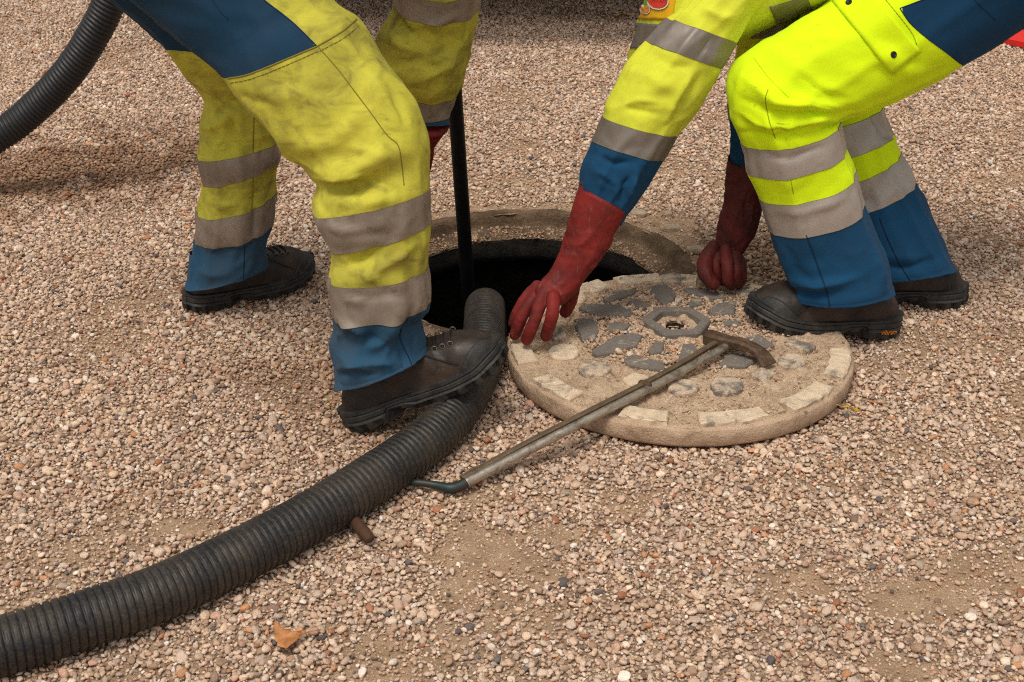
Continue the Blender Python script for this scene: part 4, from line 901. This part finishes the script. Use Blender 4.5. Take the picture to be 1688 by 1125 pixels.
slv = Limb([(600, -330, 790, -340, 2.40, .9, 3), (640, -200, 806, -190, 2.44, .9, 3), (652, -90, 802, -80, 2.47, .9, 3), (651, -32, 796, -26, 2.49, .9, 2), (648, 7, 790, 15, 2.50, .9, 3), (629, 58, 783, 46, 2.51, .9, 6), (622, 95, 775, 90, 2.52, .9, 6), (632, 122, 764, 130, 2.53, .9, 5), (650, 141, 749, 160, 2.535, .9, 3), (668, 185, 740, 192, 2.54, .9, 3), (674, 203, 741, 209, 2.54, .9, 1)],
           folds=[([(650, 20), (665, 45), (690, 62)], 7, -9), ([(640, 40), (655, 70), (690, 85)], 9, 6), ([(680, 40), (720, 38), (760, 25)], 9, 4), ([(660, 110), (690, 95), (720, 110)], 8, -4), ([(690, 130), (720, 120), (760, 95)], 8, 4)], seed=12)
slv.build("sleeve", [M['yellow_s'], M['blue_l']], [0] * 9 + [1], wl_, panel_px=[(-900, -900), (-901, -900), (-901, -901)])
slv.band(3, 4, M['tape_l']); slv.band(8, 9, M['tape_l'])
gp = [sweep([(671, 200, 740, 206, 2.54, .85, 0), (672, 222, 730, 222, 2.545, .8, 0), (674, 240, 719, 239, 2.55, .75, 1), (672, 262, 713, 262, 2.56, .75, 1), (664, 288, 708, 286, 2.57, .7, 1), (650, 318, 690, 318, 2.58, .55, 0), (650, 335, 680, 335, 2.585, .5, 0)])]
for pts_ in ([(648, 326, 2.57), (642, 353, 2.55), (650, 373, 2.54), (664, 376, 2.54)], [(657, 328, 2.58), (654, 360, 2.57), (662, 383, 2.55), (674, 384, 2.55)], [(666, 328, 2.59), (668, 360, 2.59), (676, 380, 2.57), (686, 380, 2.57)], [(675, 323, 2.60), (682, 350, 2.60), (688, 368, 2.59), (694, 370, 2.58)], [(682, 276, 2.56), (690, 298, 2.55), (692, 323, 2.54)]):
    gp.append(tube(pf(pts_), [.0115, .011, .0105, .010][:len(pts_)], 12, 16))
fuse(gp, "glove", M['red'], wl_, seed=5)
cuff_edge([(669, 198, 742, 204, 2.54, .88, 0), (671, 206, 739, 211, 2.542, .87, 0), (672, 214, 735, 217, 2.545, .85, 0)], M['red'], wl_)
# upper clothes, above the frame
tor = Limb([(60, -40, 230, -330, 2.34, 1.0, 3), (170, -110, 330, -400, 2.34, 1.0, 4), (290, -150, 420, -450, 2.33, 1.0, 5), (430, -190, 540, -500, 2.33, 1.05, 5), (560, -230, 660, -530, 2.34, 1.1, 5), (660, -290, 760, -540, 2.34, 1.05, 4), (730, -370, 800, -530, 2.34, .8, 2), (775, -420, 815, -500, 2.34, .6, 0)], seed=15, hem=False)
tor.build("jacket", [M['yellow_s']], [0], wl_, inner=False, panel_px=[(-900, -900), (-901, -900), (-901, -901)]); tor.band(2.2, 2.6, M['tape_l'])
sl2 = Limb([(600, -330, 760, -420, 2.24, .9, 3), (655, -270, 790, -330, 2.22, .9, 4), (700, -190, 815, -245, 2.28, .9, 4), (725, -120, 820, -150, 2.40, .9, 4), (742, -70, 815, -85, 2.52, .9, 3), (745, -50, 800, -55, 2.58, .9, 1)], seed=16)
sl2.build("sleeve", [M['yellow_s'], M['blue_l']], [0] * 4 + [1], wl_, panel_px=[(-900, -900), (-901, -900), (-901, -901)]); sl2.band(3, 3.6, M['tape_l'])
gp = [sweep([(744, -58, 802, -62, 2.57, .85, 0), (742, -44, 792, -46, 2.60, .8, 0), (738, -30, 778, -32, 2.63, .7, 0), (734, -16, 768, -16, 2.645, .7, 0)])]
for k_ in range(4): gp.append(tube(pf([(760, -30 + k_ * 11, 2.63), (766, -28 + k_ * 11, 2.66), (750, -26 + k_ * 11, 2.69), (738, -24 + k_ * 11, 2.67)]), .0105, 10, 14))
gp.append(tube(pf([(742, -36, 2.63), (734, -22, 2.64), (746, -14, 2.63)]), .0115, 10, 12)); fuse(gp, "glove", M['red'], wl_, seed=6)
hl_, tl_ = onz(580, 706, -.004), atY(838, 598, 2.06)
boot(wl_, hl_, tl_, lace=True, far_side=1, length=.296)
boot(wl_, onz(309, 513, .0), onz(505, 456, .004), far_side=-1, length=.282, lace=True)
a3 = lambda x, y, Y: atY(x, y, Y)
body(wl_, dict(pelvis=a3(240, -190, 2.34), chest=a3(640, -400, 2.34), neck=a3(770, -470, 2.34), skull=a3(850, -500, 2.34), crown=a3(930, -510, 2.34), nose=a3(872, -410, 2.34), hip_a=a3(250, -160, 2.25), knee_a=a3(625, 200, 2.1), ankle_a=a3(625, 590, 2.07), hip_b=a3(240, -160, 2.44), knee_b=a3(385, 150, 2.52), ankle_b=a3(380, 440, 2.55),
               sh_a=a3(690, -370, 2.26), el_a=a3(765, -200, 2.30), wr_a=a3(770, -60, 2.57), sh_b=a3(700, -370, 2.42), el_b=a3(710, -40, 2.5), wr_b=a3(708, 180, 2.54)))

# ================================================================== RIGHT WORKER
PR = np.array([.62, 2.46, 0.0])
wr_ = empty("person", PR, "worker at right in bright yellow and blue clothes crouching over the manhole cover", "person", "workers at the manhole")
rn = Limb([(1640, -300, 1860, -110, 2.47, .95, 2), (1545, -170, 1770, -15, 2.45, .95, 2), (1450, -70, 1688, 41, 2.43, .92, 2), (1372, 0, 1584, 106, 2.41, .90, 2), (1320, 31, 1527, 137, 2.40, .88, 3), (1264, 68, 1462, 170, 2.385, .86, 3), (1217, 106, 1405, 189, 2.375, .86, 4), (1202, 148, 1380, 196, 2.37, .88, 5), (1209, 195, 1378, 198, 2.37, .9, 5), (1222, 232, 1381, 200, 2.37, .92, 2), (1233, 278, 1393, 241, 2.375, .92, 2), (1251, 322, 1408, 281, 2.38, .92, 2), (1265, 374, 1423, 335, 2.385, .92, 2), (1280, 420, 1441, 382, 2.39, .92, 3), (1296, 460, 1460, 430, 2.39, .92, 4), (1302, 493, 1473, 482, 2.39, .92, 2)],
          folds=[([(1302, 474), (1325, 486), (1360, 490)], 5, -5), ([(1308, 460), (1340, 470), (1385, 468)], 6, 4), ([(1440, 420), (1452, 450), (1455, 475)], 6, 4), ([(1285, 395), (1300, 430), (1310, 455)], 7, 3), ([(1215, 180), (1250, 200), (1300, 205)], 5, 4), ([(1300, 110), (1350, 150), (1400, 165)], 8, -4), ([(1240, 255), (1300, 262), (1370, 238)], 7, -2.5), ([(1275, 350), (1330, 352), (1400, 325)], 7, 2.5), ([(1300, 178), (1340, 186), (1376, 192)], 4, -6), ([(1310, 170), (1345, 178), (1380, 186)], 4, 5), ([(1285, 150), (1330, 168), (1390, 178)], 6, 4), ([(1225, 215), (1280, 222), (1350, 206)], 5, -4), ([(1230, 130), (1280, 170), (1360, 183)], 10, 8), ([(1225, 165), (1290, 190), (1375, 190)], 8, -7), ([(1262, 150), (1262, 180), (1275, 215)], 6, 3), ([(1240, 190), (1300, 205), (1370, 198)], 7, 5), ([(1270, 80), (1340, 140), (1420, 170)], 14, 5), ([(1330, 175), (1345, 182), (1375, 186)], 5, -5), ([(1420, 60), (1480, 110), (1540, 130)], 16, 3.5), ([(1300, 480), (1340, 488), (1400, 478)], 7, -4), ([(1310, 470), (1350, 472), (1430, 455)], 7, 4)], seed=23, lam=(8, 20))
BLUER = [(1484, 14), (1500, 38), (1524, 60), (1556, 84), (1586, 108), (1700, 300), (2300, 300), (2300, -600), (1600, -600), (1600, -40), (1521, 0)]
rn.build("trouser_leg", [M['yellow_r'], M['blue_r']], [0] * 12 + [1] * 3, wr_, panel_px=BLUER)
rn.band(9, 10, M['tape_r']); rn.band(11, 12, M['tape_r'])
rn.seam([(1266, 148), (1262, 165), (1268, 200), (1278, 228)], M['thread_y'], .0009); rn.seam([(1299, 282), (1304, 300), (1308, 320)], M['thread_y'], .0007)
rn.seam([(1329, 388), (1338, 410), (1352, 450), (1364, 485), (1369, 512)], M['thread_b'], .0016)
rn.seam([(1484, 15), (1500, 38), (1524, 60), (1556, 84), (1584, 106)], M['thread_b'], .0010); rn.seam([(1484, 14), (1521, 0), (1548, -10)], M['thread_b'], .001)
rn.seam([(1244, 96), (1268, 128), (1300, 160)], M['yellow_r'], .0016); rn.seam([(1600, -6), (1640, 32)], M['thread_b'], .001)
fl = rn.patch([(1372, 2), (1470, 122), (1518, 84), (1420, -34)], M['yellow_r'], .0045, "pocket_flap", 18, 10, .003, .0015)
rn.stitches([(1452, -10), (1500, 50), (1512, 76)], M['thread_y'], 6)
rn.stud_button(1400, 6, .0058, M['button']); rn.stud_button(1471, 91, .0058, M['button'])
rf = Limb([(1620, -260, 1800, -90, 2.60, .9, 2), (1440, -110, 1640, 20, 2.61, .88, 3), (1340, -10, 1555, 85, 2.61, .86, 3), (1290, 60, 1490, 140, 2.60, .86, 4), (1288, 140, 1455, 166, 2.59, .88, 4), (1306, 222, 1452, 178, 2.58, .9, 2), (1326, 268, 1470, 222, 2.57, .92, 2), (1342, 306, 1483, 253, 2.565, .92, 2), (1362, 352, 1507, 298, 2.56, .92, 3), (1382, 398, 1532, 348, 2.555, .92, 4), (1400, 432, 1553, 396, 2.55, .92, 4), (1418, 462, 1575, 446, 2.545, .92, 2)],
          folds=[([(1440, 440), (1490, 445), (1550, 425)], 7, -4), ([(1430, 185), (1445, 200), (1460, 225)], 6, -3), ([(1440, 240), (1460, 235), (1478, 225)], 6, 3)], seed=27)
rf.build("trouser_leg", [M['yellow_r'], M['blue_r']], [0] * 8 + [1] * 3, wr_, panel_px=[(1600, -600), (2300, -600), (2300, 300), (1640, 300), (1560, 20)])
rf.band(5, 6, M['tape_r']); rf.band(7, 8, M['tape_r']); rf.seam([(1450, 360), (1466, 400), (1486, 440), (1500, 462)], M['thread_b'], .0014)
arm = Limb([(1245, -150, 1370, -90, 2.46, .9, 3), (1185, -70, 1300, -40, 2.44, .9, 3), (1128, 0, 1245, 17, 2.42, .9, 3), (1101, 32, 1211, 71, 2.41, .9, 2), (1067, 69, 1187, 112, 2.40, .9, 2), (1027, 123, 1152, 170, 2.39, .9, 4), (1002, 170, 1127, 204, 2.38, .9, 4), (995, 193, 1112, 223, 2.375, .9, 2), (979, 233, 1091, 264, 2.37, .9, 2), (968, 268, 1066, 304, 2.36, .88, 5), (958, 300, 1041, 341, 2.355, .85, 4), (950, 325, 1022, 372, 2.35, .8, 2)],
           folds=[([(1145, 115), (1118, 160), (1100, 200)], 7, 4), ([(1010, 180), (1050, 165), (1095, 170)], 6, 3), ([(1075, 90), (1110, 110), (1150, 112)], 6, -3), ([(1160, 120), (1130, 165), (1112, 205)], 7, -5), ([(1170, 60), (1160, 80), (1146, 100)], 4, -3), ([(1150, 10), (1190, 30), (1215, 25)], 8, 4), ([(1050, 110), (1090, 140), (1130, 150)], 12, 3), ([(1040, 290), (1028, 305), (1022, 330)], 5, -7), ([(1050, 285), (1040, 310), (1034, 330)], 5, 6), ([(985, 255), (1010, 270), (1045, 268)], 6, -4), ([(980, 280), (1000, 290), (1020, 310)], 7, 4), ([(1020, 170), (1040, 180), (1090, 190)], 7, -3)], seed=31)
arm.build("sleeve", [M['yellow_a'], M['blue_r']], [0] * 8 + [1] * 3, wr_, panel_px=[(-900, -900), (-901, -900), (-901, -901)])
arm.band(3, 4, M['tape_a']); arm.band(7, 8, M['tape_a'])
# open hand in a red gauntlet, finger tips on the cover
g = [sweep([(957, 303, 1037, 344, 2.352, .84, 0), (944, 338, 1014, 383, 2.342, .8, 0), (932, 388, 998, 414, 2.33, .76, 4), (917, 430, 975, 445, 2.32, .74, 4), (906, 448, 961, 462, 2.315, .72, 2), (889, 466, 948, 482, 2.31, .78, 1), (883, 477, 934, 497, 2.30, .80, 0), (884, 484, 922, 504, 2.296, .70, 0)], 44)]
for pts_, r in (([(912, 490, 2.275), (911, 516, 2.252), (906, 536, 2.252), (900, 554, 2.262)], [.0118, .0110, .0104, .0098]),
                ([(897, 482, 2.292), (886, 514, 2.262), (876, 541, 2.252), (868, 560, 2.256)], [.0118, .0110, .0105, .0100]),
                ([(889, 478, 2.315), (870, 505, 2.292), (857, 531, 2.280), (849, 552, 2.280)], [.0114, .0107, .0102, .0096]),
                ([(886, 472, 2.338), (868, 490, 2.330), (853, 514, 2.320), (846, 534, 2.316)], [.0106, .0098, .0094, .0088]),
                ([(944, 466, 2.312), (942, 486, 2.328), (938, 502, 2.342), (932, 514, 2.352)], [.0138, .0128, .0120, .0110])):
    g.append(tube(pf(pts_), r, 14, 22))
fuse(g, "glove", M['red'], wr_, seed=7, voxel=.0020, smooth=3)
cuff_edge([(959, 297, 1041, 340, 2.354, .88, 0), (955, 307, 1034, 349, 2.351, .865, 0), (950, 320, 1027, 361, 2.347, .84, 0)], M['red'], wr_)
fa = Limb([(1290, -190, 1400, -150, 2.66, .9, 3), (1240, -60, 1350, -40, 2.64, .9, 3), (1228, 24, 1330, 24, 2.62, .9, 2), (1219, 62, 1318, 62, 2.61, .9, 2), (1214, 112, 1302, 112, 2.60, .9, 5), (1204, 160, 1285, 160, 2.59, .9, 4), (1202, 172, 1280, 172, 2.585, .9, 2), (1203, 198, 1272, 198, 2.58, .9, 2), (1206, 232, 1264, 232, 2.575, .9, 5), (1206, 262, 1258, 262, 2.57, .85, 4), (1204, 285, 1252, 285, 2.565, .8, 2)], seed=37)
fa.build("sleeve", [M['yellow_a'], M['blue_r']], [0] * 7 + [1] * 3, wr_, panel_px=[(-900, -900), (-901, -900), (-901, -901)])
fa.band(2, 3, M['tape_a']); fa.band(6, 7, M['tape_a'])
g = [sweep([(1201, 268, 1262, 264, 2.57, .82, 0), (1196, 310, 1258, 308, 2.565, .8, 2), (1190, 348, 1252, 348, 2.56, .78, 3), (1182, 388, 1242, 388, 2.555, .75, 3), (1175, 411, 1226, 416, 2.55, .72, 2), (1164, 431, 1221, 430, 2.55, .62, 1), (1162, 446, 1222, 446, 2.548, .52, 1), (1170, 460, 1217, 459, 2.545, .42, 0), (1180, 466, 1210, 466, 2.54, .35, 0)], 44)]
for pts_, r in (([(1182, 424, 2.526), (1180, 440, 2.514), (1184, 456, 2.512), (1192, 464, 2.522)], [.0110, .0105, .0100, .009]), ([(1196, 412, 2.524), (1199, 438, 2.496), (1200, 462, 2.490), (1205, 470, 2.505)], [.0105, .0112, .0108, .0100]), ([(1211, 420, 2.524), (1214, 442, 2.502), (1215, 462, 2.502), (1218, 468, 2.518)], [.0100, .0100, .0095, .0085]),
                ([(1219, 430, 2.535), (1222, 448, 2.52), (1221, 463, 2.516), (1218, 468, 2.524)], [.011, .0105, .010, .009]), ([(1176, 408, 2.54), (1163, 432, 2.516), (1162, 452, 2.494), (1176, 468, 2.486)], [.0130, .0150, .0140, .0115])):
    g.append(tube(pf(pts_), r, 14, 20))
fuse(g, "glove", M['red_d'], wr_, seed=9, voxel=.0020, smooth=2, wrinkle=.0018)
cuff_edge([(1201, 264, 1262, 258, 2.571, .86, 0), (1199, 275, 1261, 271, 2.569, .84, 0), (1197, 288, 1260, 285, 2.567, .83, 0)], M['red_d'], wr_)
jk = Limb([(1690, 20, 1800, -250, 2.56, 1.0, 3), (1560, -25, 1660, -310, 2.54, 1.0, 4), (1430, -12, 1530, -330, 2.54, 1.0, 4), (1340, 8, 1420, -340, 2.54, .9, 4), (1262, 40, 1330, -340, 2.54, .82, 4), (1180, 84, 1250, -335, 2.54, .76, 4), (1112, 112, 1215, -320, 2.54, .72, 3), (1064, 120, 1192, -300, 2.54, .62, 2), (1036, 112, 1172, -280, 2.54, .48, 1), (1040, 84, 1150, -220, 2.54, .34, 0), (1062, 28, 1120, -130, 2.54, .16, 0)], seed=41, hem=False, dens=14, nv=160)
jk.build("jacket", [M['yellow_a']], [0], wr_, inner=False, panel_px=[(-900, -900), (-901, -900), (-901, -901)])
jk.patch([(1049, 38), (1110, 42), (1098, 84), (1034, 79)], M['tape_a'], .0022, "reflective_band", 26, 12, .0035)
jk.patch([(1268, 12), (1330, -6), (1342, 24), (1282, 44)], M['tape_a'], .0022, "reflective_band", 12, 12, .0035)
# round emblem badge on the chest
flat = lambda n, c: simple(n, c, .6, 0, .3, .15)
jk.patch([(1066, -44), (1122, -44), (1108, 33), (1053, 32)], flat("badge ground", srgb(236, 180, 30)), .0024, "badge", 22, 18, .003)
circ = lambda cx, cy, r, n=28: [(cx + r * math.cos(a), cy + r * math.sin(a)) for a in np.arange(n) / n * 6.283]
wh = flat("badge white", srgb(240, 232, 210))
jk.decal([(1060, 16), (1064, 4), (1072, -10), (1080, -14), (1077, 0), (1072, 10)], flat("badge green", srgb(110, 170, 60)), .0042, "badge_leaf")
jk.decal(circ(1067, 16, 8.6), wh, .0046, "badge_ring"); jk.decal(circ(1067, 16, 6.8), flat("badge orange", srgb(240, 150, 40)), .0052, "badge_dot")
jk.decal(circ(1088, -1, 18.5), wh, .0056, "badge_ring"); jk.decal(circ(1088, -1, 16), flat("badge red", srgb(214, 56, 34)), .0062, "badge_disc")
cu = bpy.data.curves.new("word", 'FONT'); cu.body = "SITA"; cu.size = 10; cu.align_x = 'CENTER'; cu.shear = .25; cu.offset = .12; cu.resolution_u = 2
tmp = bpy.data.objects.new("word", cu); COL.objects.link(tmp); e = tmp.evaluated_get(bpy.context.evaluated_depsgraph_get()).to_mesh()
vv = [v_.co[:] for v_ in e.vertices]; ff = [tuple(p.vertices) for p in e.polygons]; bpy.data.objects.remove(tmp)
P = []
for v_ in vv: h, n = jk.hit(1088 + v_[0], 2 - v_[1] * 1.0); P.append(h + n * .0072)
mesh_obj("badge_lettering", np.array(P), ff, wh, jk.obj, smooth=False)
boot(wr_, onz(1474, 548, .0), onz(1199, 530, .052), word="vibram", far_side=1)
boot(wr_, onz(1588, 500, .002), onz(1333, 488, .002), far_side=-1)
body(wr_, dict(pelvis=a3(1640, -140, 2.54), chest=a3(1200, -150, 2.54), neck=a3(1080, -230, 2.54), skull=a3(1010, -270, 2.54), crown=a3(935, -300, 2.54), nose=a3(985, -190, 2.54), hip_a=a3(1640, -120, 2.47), knee_a=a3(1290, 140, 2.38), ankle_a=a3(1395, 460, 2.39), hip_b=a3(1640, -120, 2.60), knee_b=a3(1370, 120, 2.6), ankle_b=a3(1500, 430, 2.55),
               sh_a=a3(1230, -120, 2.46), el_a=a3(1090, 140, 2.39), wr_a=a3(960, 420, 2.33), sh_b=a3(1290, -120, 2.64), el_b=a3(1255, 110, 2.6), wr_b=a3(1205, 400, 2.55)))

# ------------------------------------------------------------------ traffic cone at the right edge, tanker lorry behind
M['cone'] = simple("red traffic cone", srgb(214, 40, 30), .5, 0, .4, .3, 20, srgb(150, 36, 28))
M['cone_white'] = simple("white cone sleeve", srgb(220, 220, 216), .5, 0, .4, .2)
cb = onz(1744, 66, 0.0)
cone = empty("traffic_cone", cb, "red traffic cone standing on the gravel at the right edge", "traffic cone")
def lathe(c, prof, n, sq=None, rot=0.0):
    a = np.arange(n) / n * 6.283 + rot; V = []
    for r, z in prof: V.append(np.c_[c[0] + r * np.cos(a), c[1] + r * np.sin(a), np.full(n, c[2] + z)])
    return np.concatenate(V), gfaces(len(prof), n) + [tuple(range(n)), tuple(range((len(prof) - 1) * n, len(prof) * n))]
bo = mesh_obj("cone_base", *lathe(cb, [(.215, .004), (.228, .008), (.228, .026), (.215, .036), (.195, .050), (.175, .075)], 8, rot=.39), M['cone'], cone, smooth=False)
mesh_obj("cone_body", *lathe(cb, [(.182, .055), (.160, .09), (.136, .15), (.076, .36), (.034, .62), (.026, .66), (.018, .665)], 36), M['cone'], cone)
mesh_obj("cone_sleeve", *lathe(cb, [(.1045, .215), (.1055, .216), (.0730, .40), (.072, .401)], 36), M['cone_white'], cone)

M['lorry'] = simple("lorry paint", srgb(206, 208, 206), .4, 0, .5, .2); M['chassis'] = simple("dark chassis", srgb(34, 34, 36), .6, 0, .3, .3); M['tyre'] = simple("tyre", srgb(30, 30, 30), .85); M['lamp'] = simple("red lamp", srgb(150, 20, 16), .3)
ly0 = 4.52; lx = -.15
lor = empty("tanker_lorry", (lx, ly0, 0), "grey tanker lorry parked beyond the workers, above the frame", "lorry")
cyl = lambda c, ax, prof, n=48: None
a = np.arange(56) / 56 * 6.283; V = []
for y, r in ((0, .02), (.02, .75), (.10, .92), (.25, .98), (5.6, .98), (5.75, .92), (5.83, .75), (5.85, .02)):
    V.append(np.c_[lx + r * 1.08 * np.cos(a), np.full(56, ly0 + .15 + y), 1.95 + r * np.sin(a)])
mesh_obj("tank", np.concatenate(V), gfaces(8, 56), M['lorry'], lor)
for s in (-1, 1):
    bevel_mod(mesh_obj("chassis_rail", *box((lx + s * .42, ly0 + 3.5, .82), (.10, 7.0, .22)), M['chassis'], lor, smooth=False), .01)
    bevel_mod(mesh_obj("mudguard", *box((lx + s * .98, ly0 + 1.9, .98), (.46, 2.6, .05)), M['chassis'], lor, smooth=False), .02)
    mesh_obj("tail_lamp", *tube([np.array([lx + s * .95, ly0 - .07, .50]), np.array([lx + s * .95, ly0 + .03, .50])], .055, 20), M['lamp'], lor)
    for yy in (1.55, 2.85, 6.6):
        w = mesh_obj("wheel", *join(*[((np.concatenate([np.c_[np.full(40, lx + s * xo), ly0 + yy + r * np.cos(np.arange(40) / 40 * 6.283), .5 + r * np.sin(np.arange(40) / 40 * 6.283)] for xo, r in ((.78, .3), (.78, .46), (.82, .5), (1.12, .5), (1.16, .46), (1.14, .3), (1.04, .26), (1.02, .04))])), gfaces(8, 40))]), M['tyre'], lor)
bevel_mod(mesh_obj("rear_bumper", *box((lx, ly0, .50), (2.3, .10, .20)), M['chassis'], lor, smooth=False), .02)
bevel_mod(mesh_obj("underfloor", *box((lx, ly0 + 3.2, .60), (2.3, 6.2, .06)), M['chassis'], lor, smooth=False), .02)
bevel_mod(mesh_obj("cab", *box((lx, ly0 + 7.2, 1.75), (2.4, 1.7, 2.2)), M['lorry'], lor, smooth=False), .15, 4)
